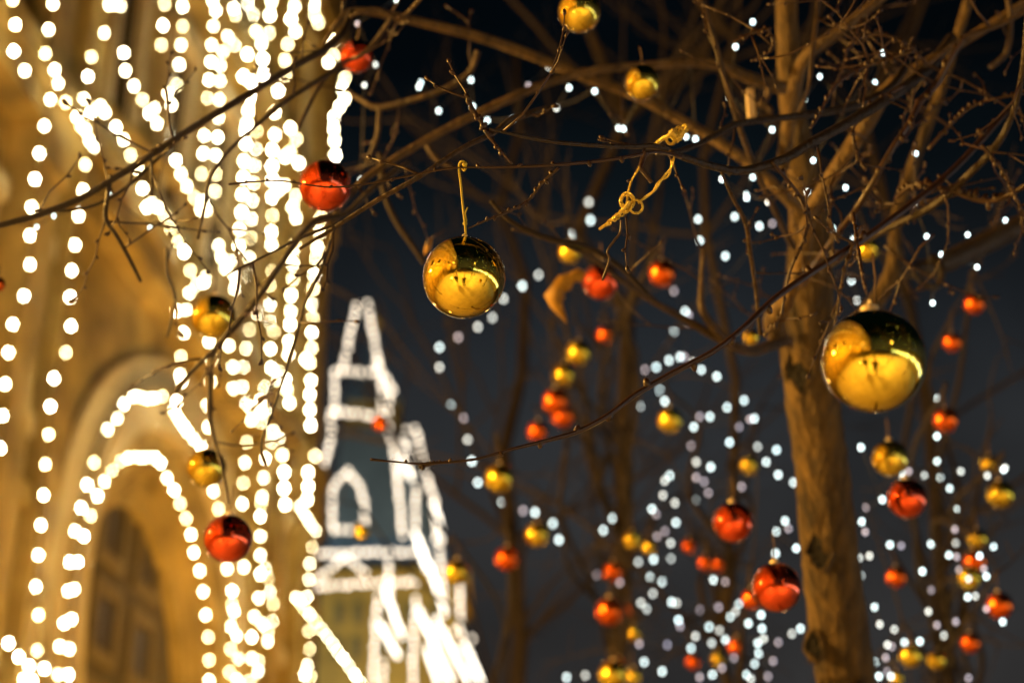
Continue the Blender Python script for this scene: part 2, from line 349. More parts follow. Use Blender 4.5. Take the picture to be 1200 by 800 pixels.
# ------------------------------------------------------------------ light frame tower (illuminated outline)
frm = thing('light_frame_tower', P(470, 900, 38), 'white glowing outline of a pointed tower made of rows of bulbs beyond the facade', 'light installation')
BARS = [
 [(418, 359, 0), (410, 395, 0), (403, 428, 0)], [(431, 357, 0), (438, 392, 0), (445, 425, 0)], [(441, 425, 0), (460, 458, .8)], [(394, 435, 0), (441, 436, 0)],
 [(392, 437, 0), (392, 482, 0)], [(389, 482, 0), (443, 487, 0)], [(447, 440, 0), (448, 487, 0)], [(457, 455, .8), (455, 488, .8)],
 [(386, 489, 0), (388, 514, 0), (376, 557, 0), (362, 602, 0)], [(456, 500, 0), (464, 549, 0), (468, 587, 0), (472, 626, 0)], [(475, 505, .6), (473, 531, .6), (466, 562, .4)],
 [(487, 502, 1), (497, 545, 1.2), (505, 575, 1.4), (511, 590, 1.5)], [(408, 552, 0), (391, 572, 0), (390, 617, 0)], [(408, 552, 0), (420, 568, 0), (427, 592, 0), (427, 614, 0)], [(393, 620, 0), (424, 620, 0)],
 [(487, 572, .8), (487, 622, .8)], [(510, 590, 1.5), (511, 632, 1.5)], [(373, 648, 0), (487, 646, 0)], [(364, 688, 0), (430, 683, 0), (488, 681, 0)], [(402, 655, .2), (372, 678, .2)], [(404, 652, .2), (427, 670, .2)],
 [(455, 659, .3), (457, 700, .3)], [(442, 700, 0), (438, 770, 0), (439, 800, 0)], [(450, 776, .4), (448, 800, .4)],
 [(488, 701, .5), (484, 770, .5), (485, 802, .5)], [(515, 636, 1.4), (520, 704, 1.4)], [(538, 686, 2), (540, 737, 2)], [(534, 739, 2), (553, 748, 2.2)],
]
HOT = [[(451, 690, .4), (471, 744, 1.4)], [(445, 731, .2), (466, 768, 1.2)], [(490, 630, .8), (506, 672, 1.4), (521, 717, 2)], [(487, 625, .8), (500, 665, 1.2)], [(511, 725, 1.4), (550, 799, 2.6)], [(491, 715, .8), (529, 799, 2.2)], [(500, 760, 1), (515, 800, 1.5)], [(544, 755, 2), (565, 797, 3)], [(508, 590, 1.5), (519, 630, 1.8)], [(476, 520, .6), (482, 560, 1)]]
for hot, bars in ((0, BARS), (1, HOT)):
    for b in bars:
        pts = smooth_path([P(x, y, 37.5 + z) for x, y, z in b], 8)
        pts = [Vector(p) for p in pts]
        L = [0]
        for i in range(1, len(pts)): L.append(L[-1] + (pts[i] - pts[i - 1]).length)
        step = .125 if not hot else .11; n = max(2, int(L[-1] / step))
        q = MB(); q.tube([p + Vector((0, .07, 0)) for p in pts], .03, 6); bar = q.build('frame_bar', M['cable'], frm)
        j = 0
        for k in range(n + 1):
            s = L[-1] * k / n
            while j < len(L) - 2 and L[j + 1] < s: j += 1
            f = (s - L[j]) / max(1e-6, L[j + 1] - L[j]); c = pts[j].lerp(pts[j + 1], f)
            o = bpy.data.objects.new('bulb', bmesh_for('bulb_h' if hot else 'bulb_c', .046)); COL.objects.link(o); o.parent = bar
            o.location = c + Vector((R.uniform(-.02, .02), 0, R.uniform(-.02, .02))) - frm.location

# ------------------------------------------------------------------ tower behind the light frame
D2 = 90
tw = thing('roofed_tower', P(455, 900, D2), 'steep roofed old tower with floodlit yellow walls, seen through the glowing tower outline', 'tower')
tw.location.z = 0
def lvl(px0, px1, y, d=D2):
    a = P(px0, y, d); b = P(px1, y, d); return a.x, b.x, a.z
Y0 = P(455, 700, D2).y
def frustum(mb, xa0, xa1, za, xb0, xb1, zb, yc, ya, yb):
    mb.hexa([(xa0, yc - ya, za), (xa1, yc - ya, za), (xa1, yc + ya, za), (xa0, yc + ya, za), (xb0, yc - yb, zb), (xb1, yc - yb, zb), (xb1, yc + yb, zb), (xb0, yc + yb, zb)])
x0, x1, z = lvl(384, 545, 700); q = MB(); q.box((x0, Y0 - 3.5, 0), (x1, Y0 + 3.5, z)); q.build('wall', M['tower_wall'], tw, smooth=False)
q = MB(); q.box((x0 - .3, Y0 - 3.8, z), (x1 + .3, Y0 + 3.8, z + .4)); q.build('cornice', M['tower_wall'], tw, smooth=False)
a0, a1, za = x0 + .2, x1 - .6, z + .4
b0, b1, zb = lvl(396, 470, 480); q = MB(); frustum(q, a0, a1, za, b0, b1, zb, Y0, 3.4, 1.6); q.build('roof', M['slate'], tw, smooth=False)
c0, c1, zc = lvl(400, 462, 440); q = MB(); frustum(q, b0 + .1, b1 - .1, zb, c0, c1, zc, Y0, 1.5, 1.4); q.build('lantern', M['tower_wall'], tw, smooth=False)
d0, d1, zd = lvl(425, 431, 330); q = MB(); frustum(q, c0 - .1, c1 + .1, zc, d0, d1, zd, Y0, 1.5, .15); q.build('spire', M['slate'], tw, smooth=False)
e = P(427, 275, D2); q = MB(); q.tube([(e.x, Y0, zd), (e.x, Y0, e.z)], [.16, .08], 8); q.ball((e.x, Y0, zd + 1), .4); q.build('finial', M['tower_wall'], tw)
for px in (400, 422, 452, 480, 510):
    for py in (725, 770):
        a = P(px - 5, py + 12, D2 - 3.5); b = P(px + 5, py - 14, D2 - 3.5); q = MB()
        q.box((a.x, Y0 - 3.62, a.z), (b.x, Y0 - 3.5, b.z)); q.build('window', M['panel_frame'], tw, smooth=False)

# ------------------------------------------------------------------ main tree
def base_under(p): return Vector((p.x, p.y, 0))
tb = P(992, 800, 3.3)
tree = thing('linden_tree', Vector((tb.x + .03, tb.y, 0)), 'bare linden tree with gold lit trunk, hung with balls and lights', 'tree')
trunk = [(992, 800, 70, 3.30), (978, 700, 68, 3.30), (970, 620, 66, 3.30), (962, 540, 63, 3.30), (953, 470, 64, 3.30), (947, 400, 66, 3.30), (948, 340, 56, 3.31), (949, 270, 48, 3.32), (941, 200, 36, 3.33), (928, 120, 29, 3.34), (923, 50, 26, 3.35), (922, -20, 25, 3.36), (926, -120, 28, 3.38)]
def world_path(pts, n=6):
    s = smooth_path(pts, n)
    return [P(a[0], a[1], a[3]) for a in s], [max(.0005, a[2] / 2 * a[3] / F) for a in s]
q = MB(); pp, rr = world_path(trunk, 8)
low = [Vector((tb.x + .03, tb.y, 0)), Vector((tb.x + .03, tb.y, .12)), Vector((tb.x + .025, tb.y, .5)), Vector((tb.x + .01, tb.y, 1.3))]
q.tube(low + pp, [.12, .09, .07, .062] + rr, 20, wob=.07); q.build('trunk', M['bark'], tree)
def add_knot(px, py, wpx, hpx, d, parent):
    c = P(px, py, d); n = Vector((-.25, -1, 0)).normalized(); X = n.cross(Vector((0, 0, 1))).normalized(); Z = Vector((0, 0, 1))
    w_, h_ = wpx / 2 * d / F, hpx / 2 * d / F
    ring_ = []; N = 18; jit = [R.uniform(.72, 1.2) for _ in range(N)]
    for k in range(N):
        a = 2 * PI * k / N; e_ = abs(math.sin(a)) ** 1.6
        ring_.append((math.cos(a) * (1 - .35 * e_) * jit[k], math.sin(a) * jit[(k * 5) % N]))
    q = MB(); cpt = c - n * .004; q.v.append(cpt)
    for f_, dep in ((.6, -.001), (1.0, .0035)):
        for x, z in ring_: q.v.append(c + X * x * w_ * f_ + Z * z * h_ * f_ + n * (dep - .010 * x * x))
    for k in range(N):
        k2 = (k + 1) % N; q.f.append((0, 1 + k, 1 + k2)); q.f.append((1 + k, 1 + N + k, 1 + N + k2, 1 + k2)); q.m += [0, 0]
    kn_ = q.build('knot', M['knot'], parent)
    q = MB(); pts_ = [c + X * ring_[k % N][0] * w_ * 1.12 + Z * ring_[k % N][1] * h_ * 1.1 + n * (.001 - .012 * ring_[k % N][0] ** 2) for k in range(N + 1)]
    q.tube(pts_, .0045, 8, wob=.6); q.build('rim', M['bark'], kn_)
add_knot(960, 645, 28, 46, 3.243, tree); add_knot(954, 757, 20, 34, 3.246, tree); add_knot(937, 428, 30, 70, 3.246, tree)

def add_twigs(q, pts, n_, lmin=.06, lmax=.22, sub=True, up=0.0, buds=True, r=.0015):
    """side twigs with buds; material slot 1"""
    q.cm = 1
    for _ in range(max(1, int(n_ * .5 + .5))):
        i = R.randrange(1, len(pts) - 1); p = pts[i]; T = (pts[i + 1] - pts[i - 1]).normalized()
        ax = Vector((R.gauss(0, 1), R.gauss(0, .6), R.gauss(0, 1) + up)).normalized()
        d = (T * R.uniform(.3, 1) * R.choice((1, 1, 1, -1)) + ax * .9).normalized()
        one_twig(q, p, d, R.uniform(lmin, lmax), r, buds, sub)
    q.cm = 0
def one_twig(q, p, d, L, r, buds=True, sub=True):
    n = max(3, int(L / .028)); path = [p.copy()]; c = p.copy()
    bend = Vector((R.gauss(0, .10), R.gauss(0, .10), R.gauss(0.02, .12)))
    side = d.orthogonal().normalized()
    for k in range(n):
        d = (d + bend + side * (.24 if k % 2 else -.24) + Vector((R.gauss(0, .04), R.gauss(0, .04), R.gauss(0, .04)))).normalized()
        c = c + d * (L / n); path.append(c.copy())
        if buds and k > 0:
            s = (side if k % 2 else -side)
            q.ball(c + s * r * 1.5 + d * .002, r * 1.7, 6, 5, axis=(d + s * .9).normalized(), stretch=1.8)
        if sub and R.random() < .22 and L > .1 and k < n - 1:
            dd = (d + (side if k % 2 else -side) * 1.1 + Vector((0, R.gauss(0, .4), 0))).normalized()
            one_twig(q, c, dd, L * R.uniform(.25, .5), r * .75, buds, False)
    m = len(path); q.tube(path, [r * (1.25 - .7 * i / (m - 1)) for i in range(m)], 6)
    if buds: q.ball(path[-1], r * 1.7, 6, 4, axis=d, stretch=2.0)

BR = [  # (points (px,py,width px,depth), material, number of twigs)
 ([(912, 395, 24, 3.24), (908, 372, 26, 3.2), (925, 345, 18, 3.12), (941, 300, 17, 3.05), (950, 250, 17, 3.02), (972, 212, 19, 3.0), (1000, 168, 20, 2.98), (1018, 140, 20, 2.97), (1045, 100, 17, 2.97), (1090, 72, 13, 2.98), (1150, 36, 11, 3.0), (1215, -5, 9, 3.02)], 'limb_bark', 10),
 ([(990, 395, 24, 3.35), (1022, 360, 22, 3.4), (1046, 315, 18, 3.42), (1050, 260, 15, 3.44), (1066, 205, 14, 3.46), (1086, 150, 13, 3.48), (1106, 95, 12, 3.5), (1120, 50, 11, 3.5), (1140, -15, 12, 3.5)], 'bark', 10),
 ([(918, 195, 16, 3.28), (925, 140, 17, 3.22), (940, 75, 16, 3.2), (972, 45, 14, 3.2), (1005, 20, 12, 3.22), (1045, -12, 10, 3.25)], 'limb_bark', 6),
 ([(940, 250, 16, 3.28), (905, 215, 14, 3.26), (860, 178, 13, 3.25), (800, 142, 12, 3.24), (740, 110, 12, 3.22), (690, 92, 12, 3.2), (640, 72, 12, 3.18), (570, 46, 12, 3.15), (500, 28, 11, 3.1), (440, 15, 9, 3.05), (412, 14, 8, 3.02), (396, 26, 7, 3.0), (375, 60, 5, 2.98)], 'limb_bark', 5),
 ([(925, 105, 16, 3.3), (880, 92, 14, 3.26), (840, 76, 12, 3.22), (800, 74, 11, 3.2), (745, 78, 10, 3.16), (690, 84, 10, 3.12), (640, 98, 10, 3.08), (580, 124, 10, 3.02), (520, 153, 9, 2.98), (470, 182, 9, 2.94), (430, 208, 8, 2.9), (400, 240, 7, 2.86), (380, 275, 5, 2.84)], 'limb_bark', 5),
 # the dark branch close to the viewer, from the right edge to the middle
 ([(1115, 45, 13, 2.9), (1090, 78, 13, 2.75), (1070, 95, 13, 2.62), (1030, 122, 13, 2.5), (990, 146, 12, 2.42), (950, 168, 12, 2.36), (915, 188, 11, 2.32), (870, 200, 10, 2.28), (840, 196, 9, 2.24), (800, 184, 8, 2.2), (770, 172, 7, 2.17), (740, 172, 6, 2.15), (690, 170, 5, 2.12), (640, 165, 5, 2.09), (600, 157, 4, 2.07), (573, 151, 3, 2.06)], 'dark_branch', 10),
 ([(1060, 80, 10, 2.9), (1040, 105, 9, 2.8), (1000, 124, 9, 2.72), (950, 134, 9, 2.66), (900, 140, 8, 2.6), (862, 146, 8, 2.55), (835, 160, 7, 2.5), (800, 176, 6, 2.4), (770, 180, 5, 2.2)], 'dark_branch', 8),
 ([(800, 184, 5, 2.2), (770, 178, 4, 2.13), (735, 184, 4, 2.10), (690, 190, 4, 2.08), (640, 194, 3.5, 2.06), (590, 196, 3, 2.06), (530, 197, 2.6, 2.055), (470, 208, 2.4, 2.05), (420, 217, 2.2, 2.05), (380, 219, 2, 2.05), (330, 212, 2, 2.05), (300, 213, 2, 2.05), (268, 216, 3, 2.05)], 'twig', 2),
 ([(600, 192, 3, 2.06), (573, 160, 4, 2.06), (565, 145, 4, 2.06), (553, 128, 3, 2.06), (545, 110, 4, 2.06)], 'twig', 3),
 ([(640, 128, 8, 2.5), (600, 140, 7, 2.4), (578, 156, 6.5, 2.3), (545, 172, 6, 2.25), (520, 188, 6, 2.22), (490, 208, 6, 2.2), (440, 236, 6, 2.2), (390, 268, 5, 2.2), (350, 292, 4, 2.2)], 'branch', 2),
 ([(548, 268, 1.6, 2.06), (575, 256, 2.6, 2.06), (600, 246, 3.2, 2.07), (620, 234, 3.4, 2.08), (636, 214, 3.6, 2.08), (655, 197, 3.8, 2.08)], 'twig', 0),
 # long low branch to the centre
 ([(1180, 130, 8, 2.7), (1120, 196, 8, 2.6), (1060, 245, 8, 2.5), (1000, 288, 8, 2.42), (950, 320, 8, 2.36), (905, 352, 7.5, 2.3), (870, 385, 7, 2.25), (835, 412, 7, 2.22), (790, 436, 7, 2.2), (745, 462, 7, 2.17), (710, 488, 6.5, 2.14), (675, 506, 6, 2.12), (640, 516, 5, 2.1), (600, 526, 4, 2.08), (555, 538, 3.2, 2.06), (500, 543, 2.6, 2.05), (465, 541, 2.2, 2.05), (434, 538, 3.4, 2.05)], 'twig', 0),
 ([(525, 540, 2.5, 2.055), (505, 544, 2.2, 2.055), (491, 548, 4, 2.055)], 'twig', 0),
 # hooked branch left of the trunk
 ([(925, 398, 14, 3.24), (905, 404, 13, 3.2), (880, 411, 12, 3.15), (855, 402, 11, 3.1), (838, 385, 11, 3.06), (823, 362, 9, 3.04), (822, 330, 6, 3.04), (824, 290, 5, 3.04)], 'branch', 5),
 ([(880, 411, 9, 3.15), (845, 398, 10, 3.1), (800, 372, 9, 3.05), (760, 350, 7, 3.0), (720, 322, 6, 2.95), (690, 300, 5, 2.9), (640, 280, 4, 2.86), (600, 268, 3.5, 2.84)], 'branch', 8),
 # upright slender limbs
 ([(810, -20, 7, 2.7), (825, 10, 7, 2.7), (838, 50, 7, 2.7), (850, 95, 7, 2.72), (864, 140, 7, 2.76), (882, 190, 7, 2.85), (905, 240, 7, 3.0), (930, 290, 8, 3.2)], 'branch', 6),
 ([(846, 203, 4, 2.25), (858, 230, 5, 2.3), (874, 262, 5.5, 2.36), (880, 300, 5.5, 2.42), (886, 340, 5, 2.46), (891, 392, 5, 2.5)], 'branch', 4),
 ([(893, 392, 4, 2.5), (905, 385, 4, 2.48), (915, 370, 3, 2.45)], 'twig', 2),
 ([(960, -20, 6, 2.7), (957, 20, 6, 2.7), (952, 60, 6.5, 2.72), (948, 100, 5, 2.8), (935, 135, 5, 2.95)], 'branch', 4),
 # right hand sweeping curves
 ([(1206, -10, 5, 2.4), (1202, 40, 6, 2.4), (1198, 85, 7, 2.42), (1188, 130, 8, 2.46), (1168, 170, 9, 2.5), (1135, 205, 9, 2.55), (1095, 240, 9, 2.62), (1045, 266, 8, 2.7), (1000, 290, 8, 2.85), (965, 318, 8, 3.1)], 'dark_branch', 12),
 ([(1205, 12, 6, 2.7), (1170, 30, 6.5, 2.7), (1130, 44, 7, 2.7), (1100, 65, 7, 2.7), (1070, 85, 9, 2.7)], 'branch', 8),
 ([(1130, 45, 5, 2.6), (1110, 75, 7, 2.6), (1098, 98, 8, 2.6), (1078, 120, 8, 2.58), (1065, 145, 7, 2.56), (1045, 175, 7, 2.55), (1025, 210, 7, 2.55), (1003, 245, 7, 2.58), (980, 275, 7, 2.65), (955, 310, 7, 2.8), (940, 335, 7, 3.0)], 'twig', 12),
 ([(1070, 60, 5, 2.5), (1040, 70, 5, 2.5), (1010, 80, 4, 2.5), (980, 100, 4, 2.48), (960, 135, 3.5, 2.46), (950, 150, 3, 2.45)], 'twig', 8),
 ([(1060, 100, 5, 2.52), (1020, 125, 5, 2.5), (1000, 150, 4, 2.48), (1005, 180, 4, 2.47), (1015, 200, 3, 2.46)], 'twig', 6),
 ([(1206, 215, 6, 2.5), (1160, 236, 7, 2.55), (1110, 222, 6, 2.58), (1075, 215, 5, 2.6), (1050, 232, 5, 2.65)], 'twig', 9),
 ([(1215, 255, 24, 3.6), (1180, 272, 26, 3.58), (1140, 292, 26, 3.55), (1105, 308, 24, 3.52), (1075, 316, 20, 3.5), (1050, 312, 18, 3.45)], 'dark_branch', 10),
 ([(1092, 300, 9, 3.3), (1104, 318, 9, 3.28), (1098, 336, 8, 3.26), (1080, 330, 7, 3.25), (1066, 312, 6, 3.24)], 'dark_branch', 3),
 ([(1160, 80, 7, 3.0), (1180, 60, 7, 3.0), (1184, 20, 7, 3.0), (1178, -15, 6, 3.0)], 'branch', 4),
 ([(1150, 170, 5, 2.5), (1175, 200, 4, 2.5), (1190, 230, 4, 2.5), (1205, 262, 3, 2.5)], 'twig', 8),
 ([(905, 190, 4, 2.3), (930, 220, 4, 2.34), (948, 250, 4, 2.36), (940, 285, 4, 2.38), (925, 320, 3.5, 2.4), (915, 372, 3, 2.4)], 'twig', 6),
 ([(1010, 265, 4, 2.4), (995, 300, 4, 2.4), (985, 340, 4, 2.4), (978, 385, 3, 2.4)], 'twig', 5),
 ([(1000, 250, 4, 2.0), (1004, 280, 3.5, 1.9), (1010, 318, 3, 1.8), (1016, 345, 2.5, 1.7)], 'twig', 2),
 ([(1088, 175, 5, 2.6), (1120, 140, 4, 2.6), (1150, 120, 4, 2.6), (1200, 110, 3, 2.6)], 'twig', 8),
 ([(860, 50, 4, 2.5), (880, 40, 4, 2.5), (900, 36, 4, 2.5), (905, 58, 3, 2.5), (880, 72, 3, 2.5)], 'twig', 5),
 ([(1085, 75, 5, 2.62), (1060, 50, 4, 2.6), (1020, 40, 4, 2.6), (990, 60, 3, 2.58)], 'twig', 7),
 # the left arm across the facade
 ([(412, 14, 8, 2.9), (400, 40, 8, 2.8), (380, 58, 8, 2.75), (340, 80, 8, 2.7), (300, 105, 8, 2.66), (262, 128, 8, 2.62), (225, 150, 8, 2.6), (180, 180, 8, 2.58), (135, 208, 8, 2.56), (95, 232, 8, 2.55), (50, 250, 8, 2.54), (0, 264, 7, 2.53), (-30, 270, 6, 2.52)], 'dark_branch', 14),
 ([(400, 78, 6, 2.7), (370, 96, 6, 2.68), (330, 122, 6, 2.66), (300, 148, 5, 2.64), (270, 175, 4.5, 2.62), (248, 205, 4, 2.6), (240, 240, 4, 2.6), (232, 280, 3, 2.6)], 'dark_branch', 7),
 ([(130, 205, 6, 2.56), (126, 230, 6, 2.56), (124, 256, 6, 2.57), (136, 275, 5, 2.58), (150, 300, 5, 2.6), (165, 330, 4, 2.62)], 'dark_branch', 6),
 ([(220, 152, 5, 2.6), (180, 190, 5, 2.6), (140, 225, 5, 2.6), (95, 245, 4, 2.6), (40, 246, 3, 2.6)], 'dark_branch', 7),
 ([(176, 180, 4, 2.58), (178, 205, 4, 2.58), (177, 230, 3, 2.58)], 'dark_branch', 2),
 ([(410, 20, 5, 2.7), (440, 10, 5, 2.7), (470, 20, 5, 2.72), (500, -10, 5, 2.7)], 'branch', 4),
 ([(460, 20, 6, 2.9), (430, 60, 6, 2.9), (400, 75, 5, 2.85), (375, 100, 5, 2.8), (350, 150, 5, 2.75)], 'branch', 4),
 ([(560, 60, 8, 3.15), (550, 85, 7, 3.15), (520, 105, 7, 3.15), (480, 118, 7, 3.16), (445, 126, 8, 3.17), (425, 118, 6, 3.18), (405, 105, 5, 3.2)], 'branch', 5),
 ([(445, 126, 6, 3.17), (442, 160, 6, 3.17), (430, 190, 6, 3.17)], 'branch', 3),
 ([(445, 180, 7, 3.3), (450, 225, 7, 3.3), (465, 260, 7, 3.3), (485, 290, 6, 3.3), (498, 310, 5, 3.3)], 'bgbark', 4),
 ([(500, 170, 7, 3.1), (512, 186, 7, 3.1), (530, 196, 6, 3.1)], 'branch', 0),
 ([(575, 235, 5, 2.5), (600, 260, 6, 2.5), (640, 278, 6, 2.52), (690, 290, 6, 2.55), (730, 315, 6, 2.6), (760, 345, 5, 2.7)], 'bgbark', 3),
 # down sweep through the facade bulbs
 ([(480, 190, 7, 2.9), (440, 218, 7, 2.86), (405, 250, 7, 2.83), (372, 258, 7, 2.8), (352, 276, 7, 2.78), (325, 315, 7, 2.76), (300, 352, 7, 2.75), (272, 385, 8, 2.74), (245, 415, 6, 2.74), (218, 442, 5, 2.74), (205, 460, 4, 2.74)], 'dark_branch', 10),
 ([(392, 265, 4, 2.5), (378, 310, 4, 2.5), (358, 355, 4, 2.5), (345, 400, 4, 2.5), (333, 440, 4, 2.5), (318, 485, 3.5, 2.5), (306, 520, 3, 2.5), (312, 545, 2.5, 2.5)], 'dark_branch', 10),
 ([(395, 262, 3.5, 2.3), (350, 280, 3.5, 2.3), (310, 300, 3, 2.3), (285, 312, 3, 2.3), (266, 322, 2.5, 2.3)], 'dark_branch', 3),
 ([(255, 400, 7, 2.9), (247, 425, 7, 2.9), (246, 470, 7, 2.9), (248, 500, 5, 2.9), (262, 555, 4, 2.85), (268, 590, 3, 2.8)], 'dark_branch', 6),
 ([(195, 290, 4, 2.9), (196, 320, 4, 2.9), (205, 350, 4, 2.9), (196, 395, 3, 2.9)], 'dark_branch', 4),
]
BR_W = []
for pts, mm, nt in BR:
    q = MB(); pp, rr = world_path(pts, 6)
    q.tube(pp, rr, 12 if pts[0][2] > 9 else 8, wob=.05)
    BR_W.append(pp)
    if mm == 'twig':
        q.cm = 1
        for i in range(3, len(pp) - 2, max(1, int(len(pp) / 14))):
            s = Vector((R.gauss(0, .4), R.gauss(0, .4), R.choice((-1, 1)))).normalized()
            q.ball(pp[i] + s * rr[i] * 1.2, rr[i] * 1.1 + .0008, 6, 5, axis=s, stretch=1.6)
        q.cm = 0
    if nt: add_twigs(q, pp, nt, .05, .2)
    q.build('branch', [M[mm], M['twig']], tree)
# upper right thicket: many short twigs of the crown reaching the right edge
for k in range(12):
    px, py, d = R.uniform(960, 1190), R.uniform(10, 300), R.uniform(2.3, 3.2)
    q = MB(); q.cm = 1
    one_twig(q, P(px, py, d), Vector((R.gauss(0, 1), R.gauss(0, .3), R.gauss(-.1, .8))).normalized(), R.uniform(.12, .34), .0019)
    q.build('branch', [M['branch'], M['twig']], tree)

# ------------------------------------------------------------------ background trees
def grow(q, p, d, r, L, depth, spread=.55):
    n = 5; path = [p.copy()]; c = p.copy()
    for k in range(n):
        d = (d + Vector((R.gauss(0, .12), R.gauss(0, .12), R.gauss(0.03, .10)))).normalized(); c = c + d * L / n; path.append(c.copy())
    q.tube(path, [r * (1 - .42 * i / n) for i in range(n + 1)], 7 if depth > 2 else 5, cap=False)
    if depth <= 0: return
    for k in range(R.choice((2, 3, 3))):
        i = R.choice((2, 3, 4, 5)) if k else n
        ax = Vector((R.gauss(0, 1), R.gauss(0, 1), R.gauss(.15, .7))).normalized()
        nd = (d + ax * spread * R.uniform(.8, 1.5)).normalized()
        grow(q, path[i], nd, r * (.6 if k else .58), L * R.uniform(.62, .86), depth - 1, spread)
BG = [(738, 7.6, .06, 'slender bare tree with a brown trunk, behind the yellow and orange balls in the middle'),
      (868, 6.6, .03, 'thin bare tree just left of the big gold lit trunk'),
      (1120, 7.4, .042, 'bare tree behind the balls at the right edge'),
      (600, 10.5, .07, 'faint bare tree farthest away, right of the glowing tower outline')]
bgt = []
BG += [(None, (1.9, -2.6), .06, 'bare tree just behind the viewer on the right, mirrored in the balls'), (None, (-2.0, -3.4), .06, 'bare tree behind the viewer on the left, mirrored in the balls'), (None, (3.4, .6), .06, 'bare tree to the right of the viewer, mirrored in the balls')]
for px, d, r, lab in BG:
    if px is None: base = Vector((d[0], d[1], 0)); d = 3
    else: p0 = P(px, 800, d); base = Vector((p0.x, p0.y, 0))
    root = thing('bare_tree', base, lab, 'tree', 'bare trees behind the front tree')
    path = [base]; c = base.copy(); top = 6.2 + d * .25
    n = 14
    for k in range(1, n + 1):
        c = Vector((base.x + R.gauss(0, .02) * k * .4, base.y + R.gauss(0, .02) * k * .4, top * k / n)); path.append(c.copy())
    q = MB(); q.tube(path, [r * (1.15 - .85 * i / n) for i in range(n + 1)], 10, wob=.06); q.build('trunk', M['bgbark'], root)
    for k in range(7):
        i = R.randrange(int(n * .45), n); a = R.uniform(0, 2 * PI)
        q = MB(); grow(q, path[i].copy(), Vector((math.cos(a), math.sin(a), R.uniform(.1, .9))).normalized(), r * (.42 - .016 * i), R.uniform(.8, 1.3), 3)
        q.build('branch', M['bgbark'], root)
    if px is not None: bgt.append((root, path, px, d))
    else:
        for o in root.children:
            if o.name.startswith('branch'): o.data.materials[0] = M['branch']
        q = [base + Vector((math.cos(k * 2.4) * (.5 + .05 * k), math.sin(k * 2.4) * (.5 + .05 * k), 2.3 + k * .13)) for k in range(26)]
        light_string(q, .012, 'bulb_w', 'white light string wound through a tree beside the viewer, outside the picture', 'light strings in trees beside the viewer', cable_r=.002)

# ------------------------------------------------------------------ balls
def ball_meshes():
    out = {}
    for key, m in (('gold', 'gold'), ('red', 'red'), ('goldf', 'gold_far'), ('redf', 'red_far')):
        q = MB(); q.ball((0, 0, 0), 1.0, 64, 40); o = q.build('glass_ball', M[m]); out[key] = o.data; bpy.data.objects.remove(o)
    q = MB(); n = 16                       # crimped cap
    ring = []
    q.tube([(0, 0, .965), (0, 0, 1.0), (0, 0, 1.10), (0, 0, 1.125)], [.20, .19, .175, .12], 20)
    pts = [Vector((math.sin(a) * .075, 0, 1.17 + math.cos(a) * .075)) for a in [2 * PI * k / 14 for k in range(15)]]
    q.tube(pts, .014, 6); o = q.build('cap', M['cap']); out['cap'] = o.data; bpy.data.objects.remove(o)
    return out
BMESH = ball_meshes()
def ornament(px, py, diam, d, col, label, cordpx=26, tilt=0, cordmat='darkcord', rough_far=True, twig=True):
    r = diam / 2 * d / F; c = P(px, py, d)
    root = thing('hanging_ball', c, label, 'christmas ball', 'glass balls hanging from the trees')
    far = 'f' if diam < 40 else ''
    g_ = bpy.data.objects.new('glass_ball', BMESH[col + far]); COL.objects.link(g_); g_.parent = root; g_.scale = (r, r, r)
    cp = bpy.data.objects.new('cap', BMESH['cap']); COL.objects.link(cp); cp.parent = g_
    g_.rotation_euler = (R.uniform(-.08, .08), tilt, R.uniform(0, 6))
    q = MB(); a = c + Vector((math.sin(tilt) * r * 1.2, 0, r * 1.24)); L = cordpx * d / F
    b = a + Vector((R.uniform(-.1, .1) * L, 0, L)); m_ = (a + b) / 2 + Vector((.04 * L, 0, 0))
    q.tube([a, m_, b], .0009 if d < 3 else .0014, 5); q.build('cord', M[cordmat], root)
    return b
SKIP = object()
